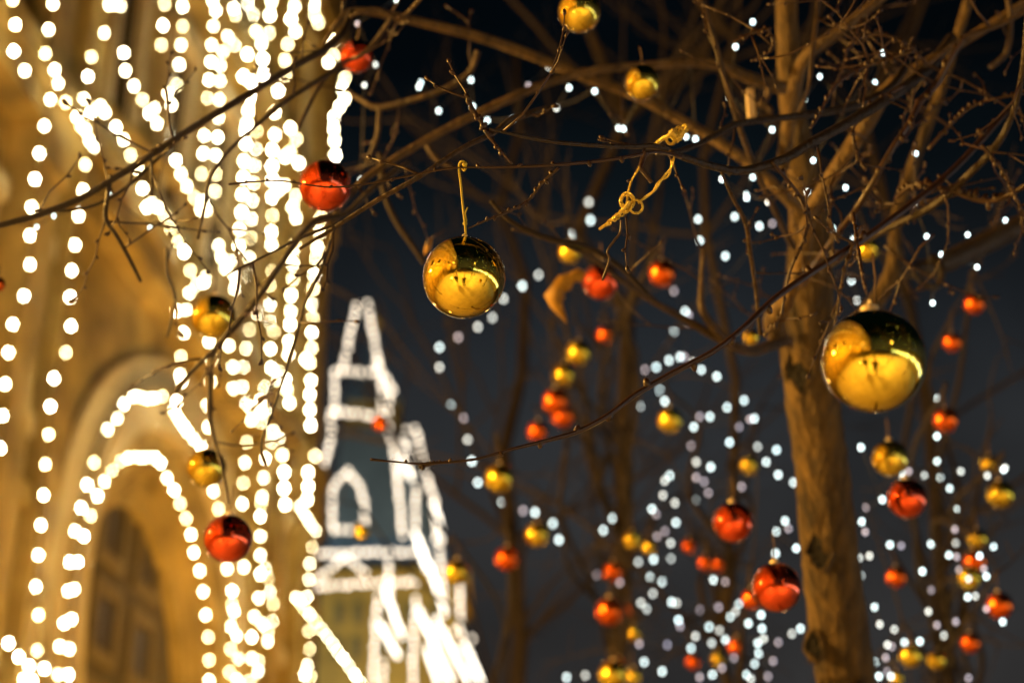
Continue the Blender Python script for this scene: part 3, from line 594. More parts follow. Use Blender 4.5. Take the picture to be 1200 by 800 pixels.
B = [
 (1024, 423, 122, 1.66, 'gold', 'largest gold mirror ball, hanging right of the trunk'),
 (381, 218, 62, 2.62, 'red', 'shiny red ball at the upper right edge of the facade, a thin twig across it'),
 (418, 66, 40, 3.1, 'red', 'red ball half hidden by bulbs at the top, where the facade meets the night sky'),
 (679, 14, 50, 2.75, 'gold', 'gold ball cut by the top edge of the picture, above the middle'),
 (753, 97, 42, 2.86, 'gold', 'gold ball hanging on the crossing branches near the top, one white light in front'),
 (250, 371, 52, 3.05, 'gold', 'upper of the two dark gold balls in front of the facade'),
 (242, 548, 46, 3.2, 'gold', 'lower of the two dark gold balls in front of the facade'),
 (267, 631, 57, 2.78, 'red', 'dark red ball right of the arch, low on the facade'),
 (704, 330, 44, 3.6, 'red', 'orange red ball below the knotted gold cord'),
 (776, 320, 32, 4.4, 'red', 'small red ball right of the one under the knotted cord'),
 (668, 295, 28, 4.6, 'gold', 'yellow ball with a white light before it, above the orange red ball'),
 (709, 392, 21, 6.5, 'red', 'tiny orange ball alone above the pair of yellow balls in the middle'),
 (678, 413, 30, 5.6, 'gold', 'upper of two yellow balls in the middle, under the tiny orange one'),
 (660, 439, 28, 5.8, 'gold', 'lower left of two yellow balls in the middle'),
 (651, 470, 32, 5.4, 'red', 'upper of two touching orange red balls above the long thin branch'),
 (660, 487, 28, 5.7, 'red', 'lower of two touching orange red balls above the long thin branch'),
 (630, 505, 25, 6.0, 'red', 'orange red ball touching the long thin branch in the middle'),
 (785, 492, 30, 5.4, 'gold', 'yellow ball among white lights just below the long thin branch'),
 (878, 545, 23, 5.8, 'gold', 'small yellow ball left of the trunk at mid height'),
 (585, 560, 34, 5.0, 'gold', 'yellow ball beside the bead string, below the long thin branch'),
 (629, 626, 29, 5.6, 'gold', 'yellow ball at the lower end of the bead string'),
 (594, 654, 29, 5.6, 'red', 'orange red ball left below the end of the bead string'),
 (535, 670, 30, 5.5, 'gold', 'yellow ball touching the right side of the glowing tower outline'),
 (424, 622, 19, 7.0, 'gold', 'tiny yellow ball in front of the small lit window of the tower outline'),
 (446, 495, 20, 7.0, 'red', 'tiny orange ball in front of the upper part of the tower outline'),
 (859, 612, 48, 3.4, 'red', 'red ball with gold cap left of the trunk, the higher of two large ones'),
 (910, 688, 58, 2.9, 'red', 'largest red ball, touching the left side of the trunk low down'),
 (881, 701, 25, 4.6, 'red', 'small orange red ball peeping out behind the largest red ball'),
 (719, 670, 25, 6.0, 'red', 'orange ball among the white lights, above the two lower left red ones'),
 (714, 716, 33, 5.4, 'red', 'orange red ball among white lights, lower middle'),
 (735, 713, 18, 6.6, 'red', 'tiny dim red ball touching the right side of an orange red ball'),
 (741, 633, 22, 6.2, 'gold', 'small yellow ball, left one of a pair low in the middle'),
 (761, 641, 18, 6.6, 'gold', 'smaller dim yellow ball, right one of a pair low in the middle'),
 (808, 639, 18, 6.6, 'red', 'tiny dim orange ball left of the higher large red ball'),
 (827, 659, 19, 6.0, 'red', 'tiny red ball, left of two touching ones below the higher large red ball'),
 (842, 661, 17, 6.4, 'red', 'tiny red ball, right of two touching ones below the higher large red ball'),
 (863, 757, 22, 5.6, 'red', 'small orange ball below the largest red ball, near the bottom edge'),
 (718, 790, 34, 5.2, 'gold', 'large yellow ball cut by the bottom edge, middle right'),
 (742, 792, 20, 5.8, 'gold', 'small yellow ball cut by the bottom edge, right of a larger one'),
 (726, 779, 18, 6.2, 'red', 'tiny orange ball just above the yellow balls at the bottom edge'),
 (743, 742, 18, 6.2, 'gold', 'tiny dull yellow ball under the two lower middle red balls'),
 (841, 772, 18, 6.0, 'gold', 'tiny yellow ball in the thick of the lights near the bottom edge'),
 (812, 775, 18, 6.0, 'red', 'tiny red ball near the bottom edge in the thick of the lights'),
 (1063, 584, 47, 3.4, 'red', 'largest red ball right of the trunk'),
 (1043, 537, 43, 3.6, 'gold', 'gold ball just above the largest red ball right of the trunk'),
 (1160, 544, 22, 5.2, 'gold', 'small dull yellow ball at right, above another yellow ball'),
 (1172, 579, 33, 4.4, 'gold', 'yellow ball near the right edge, below a smaller one'),
 (1142, 356, 25, 4.6, 'red', 'topmost small red ball at the right edge'),
 (1116, 401, 23, 4.8, 'red', 'small red ball below the topmost one at right'),
 (1108, 492, 30, 4.2, 'red', 'red ball at right with two white lights above and below'),
 (1145, 631, 24, 4.8, 'gold', 'small yellow ball directly above a red and a yellow ball at right'),
 (1142, 657, 28, 4.6, 'red', 'red ball squeezed between two yellow balls at right'),
 (1136, 677, 27, 4.5, 'gold', 'yellow ball with a light before it, under the squeezed red ball'),
 (1050, 676, 25, 4.8, 'red', 'small orange red ball right of the trunk with no lights close to it'),
 (1171, 709, 32, 4.3, 'red', 'red ball at the lower right edge, a white light on its left'),
 (1137, 753, 24, 4.8, 'red', 'lowest small red ball at the right'),
 (1067, 768, 27, 4.6, 'gold', 'yellow ball at the bottom right, left one of two'),
 (1097, 773, 23, 4.8, 'gold', 'yellow ball at the bottom right, right one of two'),
 (1051, 794, 16, 5.2, 'gold', 'tiny yellow ball at the bottom edge right of the trunk'),
 (1016, 292, 28, 4.3, 'gold', 'dull yellow ball behind the twigs above the largest gold ball'),
 (880, 395, 19, 3.6, 'gold', 'small yellow ball behind the hooked branch left of the trunk'),
 (-3, 333, 18, 3.0, 'red', 'dark red ball barely showing at the left edge of the picture'),
]
hooks = []
for (px, py, di, d, c, lab) in B:
    hooks.append((px, d, py, ornament(px, py, di, d, c, lab, cordpx=max(14, di * .55), tilt={1024: .1, 859: .08}.get(px, 0))))
# the ball in focus, with its own yellow cord looped over a twig
fb = P(544, 325, 2.06); r0 = 97 / 2 * 2.06 / F
root = thing('hanging_ball', fb, 'sharp gold mirror ball in the middle, on a yellow cord', 'christmas ball', 'glass balls hanging from the trees')
g_ = bpy.data.objects.new('glass_ball', BMESH['gold']); COL.objects.link(g_); g_.parent = root; g_.scale = (r0,) * 3
q = MB(); q.tube([fb + Vector((0, 0, r0 * z_)) for z_ in (.96, 1.02, 1.08, 1.11)], [r0 * .20, r0 * .18, r0 * .13, r0 * .06], 16)
lp = fb + Vector((0, 0, r0 * 1.13)); q.tube([lp + Vector((math.sin(a), 0, math.cos(a))) * r0 * .06 for a in [2 * PI * k / 12 for k in range(13)]], r0 * .014, 6)
q.build('cap', M['cap'], g_).parent = g_
g2 = COL.objects[-1] if False else None
q = MB(); cord = smooth_path([P(x, y, d) for x, y, d in [(546, 276, 2.06), (545, 262, 2.058), (543, 246, 2.06), (541.5, 232, 2.062), (540, 215, 2.06), (538, 200, 2.058), (538.5, 192, 2.052), (541, 189, 2.048), (544, 190, 2.05), (546, 195, 2.056), (544, 200, 2.064), (541.5, 197, 2.066)]], 5)
q.tube([Vector(p) for p in cord], .0014, 8)
q.tube([P(545, 268, 2.06), P(546.5, 258, 2.059), P(545, 250, 2.058), P(548, 243, 2.057)], [.0012, .0011, .001, .0008], 6)
q.ball(P(545, 262, 2.06), .0028, 8, 6); q.ball(P(544.5, 192.5, 2.05), .0034, 8, 6); q.build('cord', M['cord'], root)
# fix the cap that was built in world space: it is a sub-part of the scaled glass ball
cap_o = [o for o in bpy.data.objects if o.name.startswith('cap') and o.parent == g_][0]
for v in cap_o.data.vertices: v.co = Vector(v.co) / r0
# branches of the rear trees that carry the far balls
for px, d, py, hk in hooks:
    if d < 4.0: continue
    root_, path, tpx, td = min(bgt, key=lambda b: abs(b[2] - px) + 40 * abs(b[3] - d))
    zt = min(max(hk.z + R.uniform(-.5, .3), 1.5), path[-1].z - .3); ti = min(range(len(path)), key=lambda i: abs(path[i].z - zt)); s = path[ti]
    e = hk + (hk - s).normalized() * R.uniform(.08, .2) + Vector((0, 0, -.03))
    mids = [s.lerp(hk, f) + Vector((R.gauss(0, .05), R.gauss(0, .05), .16 * math.sin(PI * f) + R.gauss(0, .03))) for f in (.25, .5, .75)]
    pp = [Vector(v) for v in smooth_path([tuple(s)] + [tuple(m_) for m_ in mids] + [tuple(hk), tuple(e)], 4)]
    q = MB(); q.tube(pp, [.014 - .0115 * i / len(pp) for i in range(len(pp))], 6, wob=.1)
    for _ in range(4):
        i = R.randrange(4, len(pp)); one_twig(q, pp[i], Vector((R.gauss(0, 1), R.gauss(0, 1), R.gauss(0, 1))).normalized(), R.uniform(.12, .4), .0022, False, True)
    q.build('branch', M['bgbark'], root_)

# ------------------------------------------------------------------ tree lights
def TL(pts, d, pxr, label, group, pb=(.62, .22), seed=1, dj=.15):
    rr_ = random.Random(seed)
    P3 = [P(x, y, d + rr_.uniform(-dj, dj)) for x, y in pts]
    ks = [('bulb_w' if u < pb[0] else 'bulb_m' if u < pb[0] + pb[1] else 'bulb_d') for u in [rr_.random() for _ in pts]]
    light_string(P3, pxr * d / F, lambda i: ks[i], label, group, cable_r=.0012)
TL([(690, 237), (692, 258), (672, 273), (663, 290), (631, 322), (612, 335), (590, 350), (577, 372), (560, 383), (537, 395), (515, 407), (515, 430), (528, 475), (543, 490), (548, 515), (553, 540), (560, 565), (589, 588), (613, 598), (627, 600), (648, 613), (655, 632)],
   7.2, 2.15, 'curving bead string of cool white lights right of the glowing tower outline', None, (.7, .2), 3, .1)
G1 = 'white light strings in the trees'
TL([(13, 261), (43, 266), (63, 253), (92, 245), (102, 226), (130, 229), (176, 267), (196, 167)], 3.4, 1.5, 'small white lights along the long branch over the left side of the facade', G1, (1, 0), 31, .05)
TL([(465, 0), (419, 28), (440, 76), (427, 100), (423, 211)], 3.75, 1.9, 'few white lights next to the upper end of the facade, above the red ball', G1, (.6, .3), 4)
TL([(491, 102), (493, 97), (514, 130), (552, 94), (554, 125), (571, 141), (601, 140), (619, 100), (643, 79), (667, 103), (652, 127), (697, 107)], 3.9, 1.9, 'white light string along the blurred branches left of the top gold balls', G1, (.7, .2), 5)
TL([(697, 107), (725, 150), (731, 151), (760, 97), (786, 130), (810, 77), (815, 163), (804, 160)], 3.5, 2.1, 'white light string around the gold ball near the top', G1, (.9, .1), 6)
TL([(882, 26), (862, 55), (855, 115), (905, 152), (882, 208), (875, 232), (846, 210), (875, 228), (900, 237)], 3.5, 2.1, 'white light string up the left side of the upper trunk', G1, (.9, .1), 7)
TL([(943, 117), (961, 90), (1001, 138), (1025, 97), (1035, 62), (953, 188), (946, 225), (991, 220)], 3.2, 2.1, 'white light string between the trunk and the leaning gold lit limb', G1, (1, 0), 8, .08)
TL([(1073, 180), (1071, 240), (1086, 277), (1093, 355), (1103, 298), (1145, 313), (1178, 258), (1134, 275)], 3.1, 2.1, 'white light string on the thick dark limb at the right edge', G1, (1, 0), 9, .08)
TL([(818, 257), (820, 282), (861, 254), (890, 265), (905, 262), (807, 378), (850, 300)], 5.0, 2.0, 'white light string left of the trunk at crown level', G1, (.6, .2), 10)
TL([(975, 268), (1001, 281), (1009, 301), (998, 329), (1004, 352)], 4.6, 2.0, 'white light string just above the largest gold ball', G1, (.7, .1), 11)
CL = {
 'white lights above the yellow ball on the long branch': (6.4, [(790, 341), (790, 388), (781, 406), (784, 422), (756, 433), (769, 430), (797, 418), (773, 457), (779, 470), (750, 476), (803, 365)]),
 'white lights left of the trunk, just under the long branch': (5.8, [(807, 369), (802, 418), (812, 424), (822, 433), (840, 441), (852, 477), (872, 469), (820, 488), (832, 488), (813, 500), (866, 500), (884, 490), (855, 518), (888, 523), (910, 527), (879, 491), (898, 541), (912, 556), (930, 565)]),
 'upper column of white lights left of the higher red ball': (6.0, [(810, 522), (816, 541), (833, 547), (816, 559), (825, 564), (830, 577), (815, 586), (869, 570), (785, 557), (779, 563), (777, 580), (791, 589), (764, 596), (769, 602), (792, 612), (779, 622), (770, 628), (786, 636)]),
 'single white lights left of the yellow pair, lower middle': (6.6, [(718, 607), (707, 621), (699, 673), (726, 682), (748, 658), (766, 655), (762, 676), (776, 681), (765, 695), (751, 706), (758, 713), (786, 654)]),
 'white lights along the bottom edge in the middle': (6.2, [(787, 705), (793, 706), (795, 726), (797, 733), (782, 755), (755, 775), (776, 786), (686, 791), (664, 793), (749, 754), (800, 730), (820, 714), (831, 734), (842, 711), (810, 759)]),
 'white lights crowded under the largest red ball': (5.4, [(836, 679), (850, 681), (866, 707), (856, 722), (877, 730), (893, 736), (892, 720), (888, 753), (895, 748), (912, 752), (928, 742), (938, 736), (906, 774), (884, 777), (889, 765), (850, 749), (880, 795), (874, 790), (862, 716), (909, 648), (889, 700)]),
 'white lights at the bottom edge left of the trunk': (5.8, [(834, 753), (835, 790), (820, 793), (843, 738), (860, 770), (900, 792), (846, 782), (815, 745)]),
 'pair of white lights touching the trunk on its left': (5.0, [(910, 622), (924, 619), (933, 642), (920, 610)]),
 'column of white lights hugging the right side of the trunk': (4.7, [(1009, 524), (1015, 594), (1010, 611), (1014, 623), (1019, 651), (1007, 653), (1009, 674), (1008, 698), (1025, 711), (1031, 731), (1034, 585), (1043, 638), (1056, 639)]),
 'column of white lights left of the yellow balls at the right edge': (4.5, [(1099, 467), (1098, 511), (1098, 540), (1083, 557), (1065, 552), (1102, 559), (1126, 552), (1113, 572), (1122, 595), (1119, 620), (1120, 636), (1121, 652), (1124, 667), (1135, 678), (1134, 699), (1143, 698), (1058, 560), (1057, 553)]),
 'scattered white lights in the gap right of the trunk': (4.7, [(1091, 637), (1081, 669), (1091, 691), (1088, 716), (1098, 732), (1106, 744), (1120, 728), (1078, 751), (1060, 752), (1045, 757), (1048, 737), (1112, 650)]),
 'white lights at the far right edge beside the yellow ball': (4.4, [(1157, 557), (1176, 550), (1178, 548), (1153, 666), (1156, 675), (1164, 640), (1156, 713), (1168, 694), (1175, 728), (1148, 651)]),
 'white lights at the bottom edge right of the trunk': (4.8, [(1026, 775), (1022, 783), (1038, 770), (1039, 786), (1030, 792), (1058, 774), (1044, 792), (1135, 794), (1040, 755)]),
}
for i, (lab, (d, pts)) in enumerate(CL.items()):
    pts = sorted(pts, key=lambda p: p[1]); TL(pts, d, 2.0, lab, G1, (.5, .22), 20 + i, .3)

# ------------------------------------------------------------------ knotted gold cord, leaves, tag
kn = thing('knotted_cord', P(737, 238, 2.08), 'knotted shiny gold cord dangling from the dark branch, its ends curled', 'decoration cord')
q = MB()
def px_tube(q, pts, r, seg=7, n=6): q.tube([Vector(p) for p in smooth_path([tuple(P(*p)) for p in pts], n)], r, seg)
px_tube(q, [(757, 182, 2.10), (749, 197, 2.09), (740, 212, 2.08), (736, 226, 2.08), (734, 240, 2.078)], .0013)
px_tube(q, [(790, 184, 2.10), (787, 196, 2.09), (777, 208, 2.085), (768, 222, 2.08), (756, 231, 2.08), (748, 238, 2.075)], .0015)
px_tube(q, [(787, 187, 2.10), (784, 205, 2.09), (772, 213, 2.085), (764, 226, 2.08), (753, 234, 2.078)], .0013)
for k in range(4):
    cx, cy = 739 + R.uniform(-6, 7), 238 + R.uniform(-6, 6); rx, ry, ph = R.uniform(5, 9), R.uniform(5, 10), R.uniform(0, 6)
    px_tube(q, [(cx + rx * math.cos(a + ph), cy + ry * math.sin(a + ph), 2.078 + .006 * math.sin(2 * a + k)) for a in [2 * PI * j / 9 for j in range(11)]], .0016)
px_tube(q, [(738, 236, 2.07), (730, 246, 2.07), (724, 252, 2.072), (716, 258, 2.075), (710, 264, 2.08)], .0024)
for k in range(5):                       # the cord wound round itself
    t = (k + R.uniform(-.2, .2)) / 4; cx, cy = 733 - 18 * t, 246 + 14 * t; s = 4.0 - 1.4 * t
    px_tube(q, [(cx + s * math.cos(a) * .8, cy + s * math.sin(a), 2.073 + .004 * math.cos(a + .8)) for a in [2 * PI * j / 7 for j in range(8)]], .0012)
px_tube(q, [(712, 262, 2.08), (706, 266, 2.078), (702, 269, 2.078)], .0019)
q.build('cord', M['goldcord'], kn)
q = MB(); q.cm = 0
px_tube(q, [(757, 178, 2.10), (753, 190, 2.095), (751, 197, 2.09), (757, 205, 2.09), (764, 214, 2.09)], .0026)
q.build('branch', M['twig'], tree); q = MB()
px_tube(q, [(728, 258, 2.09), (727, 272, 2.09), (720, 282, 2.09), (712, 294, 2.09), (714, 305, 2.09), (706, 328, 2.1)], .0016)
q.build('branch', M['twig'], tree)
kn2 = thing('knotted_cord', P(790, 158, 2.2), 'crumpled gold cord knot lying on the dark branch near its fork', 'decoration cord')
q = MB()
for k in range(5):
    cx, cy = 786 + k * 3.4, 163 - k * 2.6
    px_tube(q, [(cx + 5 * math.cos(a), cy + 6 * math.sin(a + k), 2.18 + .008 * math.sin(a)) for a in [2 * PI * j / 7 for j in range(8)]], .002)
px_tube(q, [(768, 170, 2.18), (776, 163, 2.18), (788, 158, 2.18), (800, 156, 2.2), (806, 150, 2.2)], .003)
q.build('cord', M['goldcord'], kn2)
def leaf(name, pts, d, label, group):
    n = len(pts); q = MB(); L = []; Rr = []
    root = thing(name, P(pts[0][0], pts[0][1], d), label, 'leaf', group)
    for i, (x, y, w_) in enumerate(pts):
        a_, b_ = pts[max(i - 1, 0)], pts[min(i + 1, n - 1)]; dx, dy = b_[0] - a_[0], b_[1] - a_[1]; l_ = math.hypot(dx, dy); nx, ny = -dy / l_ * w_ / 2, dx / l_ * w_ / 2
        fold = .006 * math.sin(i * 1.3)
        for t_ in (0, .0015):
            q.v += [P(x + nx, y + ny, d + .014 + t_ + fold), P(x + nx * .1, y + ny * .1, d - .004 + t_), P(x - nx, y - ny, d + .010 + t_ - fold)]
    for i in range(n - 1):
        a = i * 6; b = a + 6
        for f in ((a, a + 1, b + 1, b), (a + 1, a + 2, b + 2, b + 1), (a + 4, a + 3, b + 3, b + 4), (a + 5, a + 4, b + 4, b + 5), (a + 3, a, b, b + 3), (a + 2, a + 5, b + 5, b + 2)): q.f.append(f); q.m.append(0)
    q.build('blade', M['leaf'], root)
    q = MB(); a = P(pts[0][0], pts[0][1], d); q.tube([a, P(pts[0][0] + 6, pts[0][1] - 4, d), P(pts[0][0] + 16, pts[0][1] - 10, d)], .001, 5); q.build('stalk', M['twig'], root)
leaf('dry_leaf', [(685, 321, 8), (678, 322, 17), (670, 325, 12), (662, 331, 22), (654, 338, 17), (650, 347, 25), (652, 357, 15), (657, 365, 10), (661, 371, 6), (664, 378, 2)], 3.3, 'curled yellow dry leaf left of the orange red ball', 'dry leaves still on the twigs')
leaf('dry_leaf', [(506, 279, 2), (503, 285, 7), (501, 292, 8), (498, 298, 2)], 3.0, 'tiny yellow dry leaf at the left of the sharp gold ball', 'dry leaves still on the twigs')
tg = thing('cable_tag', P(881, 122, 3.25), 'pale upright strip and curled hook fixed left of the upper trunk', 'fitting')  # only a pale tag strip and a curl beside it, use unknown
q = MB(); a = P(877, 140, 3.25); b = P(885, 97, 3.25); q.box((a.x, a.y - .01, a.z), (b.x, a.y + .01, b.z)); q.build('slat', M['palewood'], tg, smooth=False)
q = MB(); px_tube(q, [(886, 100, 3.25), (896, 98, 3.25), (901, 108, 3.25), (896, 118, 3.25), (890, 122, 3.25), (900, 126, 3.25), (903, 134, 3.25), (890, 138, 3.25)], .006); q.build('hook', M['branch'], tg)

# ------------------------------------------------------------------ added street lamps, unseen, put in to light trunk, paving and rear trees
def lamp(x, y, h, power, label, col=(1, .53, .11), rad=.16, down=False):
    root = thing('added_lamp', (x, y, 0), label, 'added lamp', 'added iron lamps on the square')
    q = MB(); q.tube([(x, y, 0), (x, y, .15), (x, y, .2), (x, y, 1), (x, y, 1.05), (x, y, h - .35)], [.17, .17, .09, .07, .05, .035], 14); q.build('post', M['iron'], root)
    q = MB(); q.ball((x, y, h), .16, 20, 12); q.build('globe', M['lampglass'], root)
    q = MB(); q.tube([(x, y, h + .15), (x, y, h + .2), (x, y, h + .32)], [.11, .08, .01], 12); q.tube([(x, y, h - .36), (x, y, h - .15)], [.05, .1], 12); q.build('finial', M['iron'], root)
    L = bpy.data.lights.new('lamp_light', 'SPOT' if down else 'POINT'); L.energy = power;
    if down: L.spot_size = math.radians(128); L.spot_blend = .5
    L.color = col; L.shadow_soft_size = rad
    lo = bpy.data.objects.new('lamp_light', L); COL.objects.link(lo); lo.parent = root; lo.location = (0, 0, h)
    root.children[1].visible_shadow = True
    return root
lamp(-3.6, 2.6, 3.7, 1900, 'added iron lamp left of the viewer, nearest the facade')
lamp(-3.0, -4.0, 4.4, 6200, 'added iron lamp behind the viewer on the left', (1, .62, .17), down=True)
lamp(3.6, -4.5, 4.4, 6200, 'added iron lamp behind the viewer on the right', (1, .62, .17), down=True)
lamp(-2.6, 7.2, 2.9, 160, 'low added iron lamp in front of the facade, below the picture')
lamp(1.9, 9.6, 3.0, 60, 'low added iron lamp among the rear trees, below the picture')
# the globes must not block their own light
for o in bpy.data.objects:
    if o.name.startswith('globe'):
        o.data.materials[0].use_nodes = True
        o.visible_shadow = False
# facade floodlights
def flood(t, h, z, tt, th, tz, power, label, size=1.35, col=(1, .56, .12)):
    p = W(t, z, h); root = thing('floodlight', p, label, 'floodlight', 'floodlights at the foot of the facade')
    tgt = W(tt, tz, th); d = (tgt - p).normalized()
    q = MB(); q.tube([p - d * .25, p - d * .05], [.12, .2], 12); q.tube([(p.x, p.y, 0), (p.x, p.y, max(.05, p.z - .1))], .04, 8); q.build('housing', M['iron'], root)
    q = MB(); q.tube([p - d * .045, p - d * .03], .18, 12); q.build('lens', M['floodglass'], root)
    L = bpy.data.lights.new('flood_beam', 'SPOT'); L.energy = power * (1.3 if t < 5 else .24); L.color = col; L.spot_size = size * 1.4; L.spot_blend = .9; L.shadow_soft_size = .25
    lo = bpy.data.objects.new('flood_beam', L); COL.objects.link(lo); lo.parent = root; lo.location = d * .05
    lo.rotation_mode = 'QUATERNION'; lo.rotation_quaternion = (-d).to_track_quat('Z', 'Y')
for k, (t, pw) in enumerate([(-30, 9000), (-20, 9000), (-10, 9000), (-2, 8000), (6, 8000), (13.5, 5200), (19, 9000), (24, 10000), (28.5, 8000)]):
    flood(t, 5.5, .6 if t < 10 else 2.0, t + 1, 0, 11.5, pw, 'floodlight on the paving aimed up the facade', 1.35)

# tower lights
def spot(name, p, tgt, power, col, size, label):
    root = thing('floodlight', p, label, 'floodlight', 'floodlights round the tower'); d = (Vector(tgt) - p).normalized()
    q = MB(); q.tube([p - d * .5, p - d * .1], [.2, .35], 12); q.tube([(p.x, p.y, 0), (p.x, p.y, p.z - .1)], .06, 8); q.build('housing', M['iron'], root)
    L = bpy.data.lights.new('flood_beam', 'SPOT'); L.energy = power; L.color = col; L.spot_size = size; L.spot_blend = .6; L.shadow_soft_size = .3
    lo = bpy.data.objects.new('flood_beam', L); COL.objects.link(lo); lo.parent = root
    lo.rotation_mode = 'QUATERNION'; lo.rotation_quaternion = (-d).to_track_quat('Z', 'Y')
tc_ = P(455, 760, D2)
spot('f', Vector((tc_.x + 9, Y0 - 14, 4)), (tc_.x + 1, Y0 - 3, tc_.z), 34000, (1, .60, .04), .75, 'yellow floodlight on a mast before the tower wall')
tr_ = P(435, 520, D2)  # added cool lamp that lifts the roof, no such source is seen
spot('f', Vector((tr_.x - 3, Y0 - 22, 8)), (tr_.x, Y0, tr_.z), 19000, (.6, .9, 1), .8, 'cool floodlight added on a mast to brighten the tower roof')

# ------------------------------------------------------------------ rink pavilion to the right of the viewer (seen in the mirror balls)
pv = thing('rink_pavilion', (10.5, -2, 0), 'long low pavilion with a cool white light band, right of the viewer', 'pavilion')
q = MB(); q.box((9, -16, 0), (13, 7, 2.6)); q.build('wall', M['pav'], pv, smooth=False)
q = MB(); q.hexa([(8.4, -16.4, 2.95), (13.4, -16.4, 2.95), (13.4, 7.4, 2.95), (8.4, 7.4, 2.95), (10.4, -15, 4.0), (11.6, -15, 4.0), (11.6, 6.5, 4.0), (10.4, 6.5, 4.0)]); q.build('roof', M['slate'], pv, smooth=False)
for k in range(8):
    q = MB(); q.box((8.93, -15.4 + k * 2.85, 1.6), (8.99, -13.1 + k * 2.85, 2.5)); q.build('lit_window', M['pav_glow'], pv, smooth=False)
q = MB(); q.box((8.3, -16.4, 2.6), (13.4, 7.4, 2.95)); q.build('fascia', M['pav'], pv, smooth=False)

# ------------------------------------------------------------------ two people behind the lens, mirrored in the balls
def person(loc, label, arms_up, yaw):
    root = thing('person', loc, label, 'person'); root.rotation_euler = (0, 0, yaw)
    def skin(name, verts, edges, rad, m, parent=root, sub=2):
        me = bpy.data.meshes.new(name); me.from_pydata(verts, edges, []); me.materials.append(m)
        o = bpy.data.objects.new(name, me); COL.objects.link(o); o.parent = parent
        s = o.modifiers.new('skin', 'SKIN'); s.use_smooth_shade = True
        for i, r_ in enumerate(rad):
            r_ = r_ if isinstance(r_, tuple) else (r_, r_)
            me.skin_vertices[0].data[i].radius = r_
        me.skin_vertices[0].data[0].use_root = True
        o.modifiers.new('sub', 'SUBSURF').levels = sub; o.modifiers['sub'].render_levels = sub
        return o
    V = [(0, 0, .92), (0, 0, 1.12), (0, 0, 1.36), (0, 0, 1.47), (0, .01, 1.54), (0, .02, 1.64), (0, .015, 1.72)]
    E = [(i, i + 1) for i in range(6)]; Rd = [(.15, .11), (.13, .10), (.16, .10), .055, .052, (.078, .095), (.05, .06)]
    for s in (-1, 1):
        b = len(V)
        V += [(s * .09, 0, .88), (s * .10, .01, .48), (s * .10, -.01, .09), (s * .105, .13, .04)]; Rd += [.085, .058, .042, (.04, .03)]
        E += [(0, b), (b, b + 1), (b + 1, b + 2), (b + 2, b + 3)]
        b = len(V)
        if arms_up: A = [(s * .17, 0, 1.40), (s * .26, .05, 1.16), (s * .12, .24, 1.36), (s * .085, .27, 1.42)]
        else: A = [(s * .17, 0, 1.40), (s * .22, -.02, 1.13), (s * .23, .04, .90), (s * .23, .06, .82)]
        V += A; Rd += [.055, .045, .032, (.036, .02)]; E += [(2, b), (b, b + 1), (b + 1, b + 2), (b + 2, b + 3)]
        hd = Vector(A[3]) - Vector(A[2]); hd.normalize(); sd = Vector((0, 1, 0)) if not arms_up else Vector((0, .6, -.8))
        for k in range(5):
            c = len(V); o_ = sd * (k - 1.5) * .018
            l_ = (.065, .075, .07, .055, .05)[k]
            if k == 4: o_ = -sd * .045
            p1 = Vector(A[3]) + hd * .03 + o_; p2 = p1 + hd * l_ * .5; p3 = p2 + hd * l_ * .4 + Vector((-s * .015, 0, 0))
            V += [tuple(p1), tuple(p2), tuple(p3)]; Rd += [.010, .009, .008]; E += [(b + 3, c), (c, c + 1), (c + 1, c + 2)]
    body = skin('body', V, E, Rd, M['skin'])
    cv = [(0, 0, .78), (0, 0, .95), (0, 0, 1.15), (0, 0, 1.38), (0, 0, 1.47)]; cr = [(.21, .17), (.19, .15), (.17, .135), (.20, .13), (.09, .08)]; ce = [(i, i + 1) for i in range(4)]
    for s in (-1, 1):
        b = len(cv)
        A = [(s * .17, 0, 1.40), (s * .26, .05, 1.16), (s * .13, .22, 1.345)] if arms_up else [(s * .18, 0, 1.39), (s * .225, -.02, 1.13), (s * .23, .03, .91)]
        cv += A; cr += [.08, .068, .052]; ce += [(3, b), (b, b + 1), (b + 1, b + 2)]
    skin('coat', cv, ce, cr, M['coat'])
    tv = [(0, 0, .90)]; tr = [(.16, .12)]; te = []
    for s in (-1, 1):
        b = len(tv); tv += [(s * .09, 0, .84), (s * .10, .01, .48), (s * .10, -.01, .10)]; tr += [.10, .075, .062]; te += [(0, b), (b, b + 1), (b + 1, b + 2)]
    skin('trousers', tv, te, tr, M['jeans'])
    for s in (-1, 1):
        q = MB(); q.ball((s * .105, .05, .045), .05, 12, 8, axis=Vector((0, 1, 0)), stretch=2.6); q.build('boot', M['coat'], root, off=Vector((0, 0, 0)))
    q = MB(); q.ball((0, 0, 1.70), .108, 18, 10, stretch=.9); q.build('knit_hat', M['knit'], root, off=Vector((0, 0, 0)))
    return root
p1 = person((0.0, -.36, 0), 'person in a dark coat and knit hat photographing the balls, both hands raised', True, 0)
p2 = person((-1.1, -.75, 0), 'person in a dark coat standing still to the left of the photographer', False, -.35)

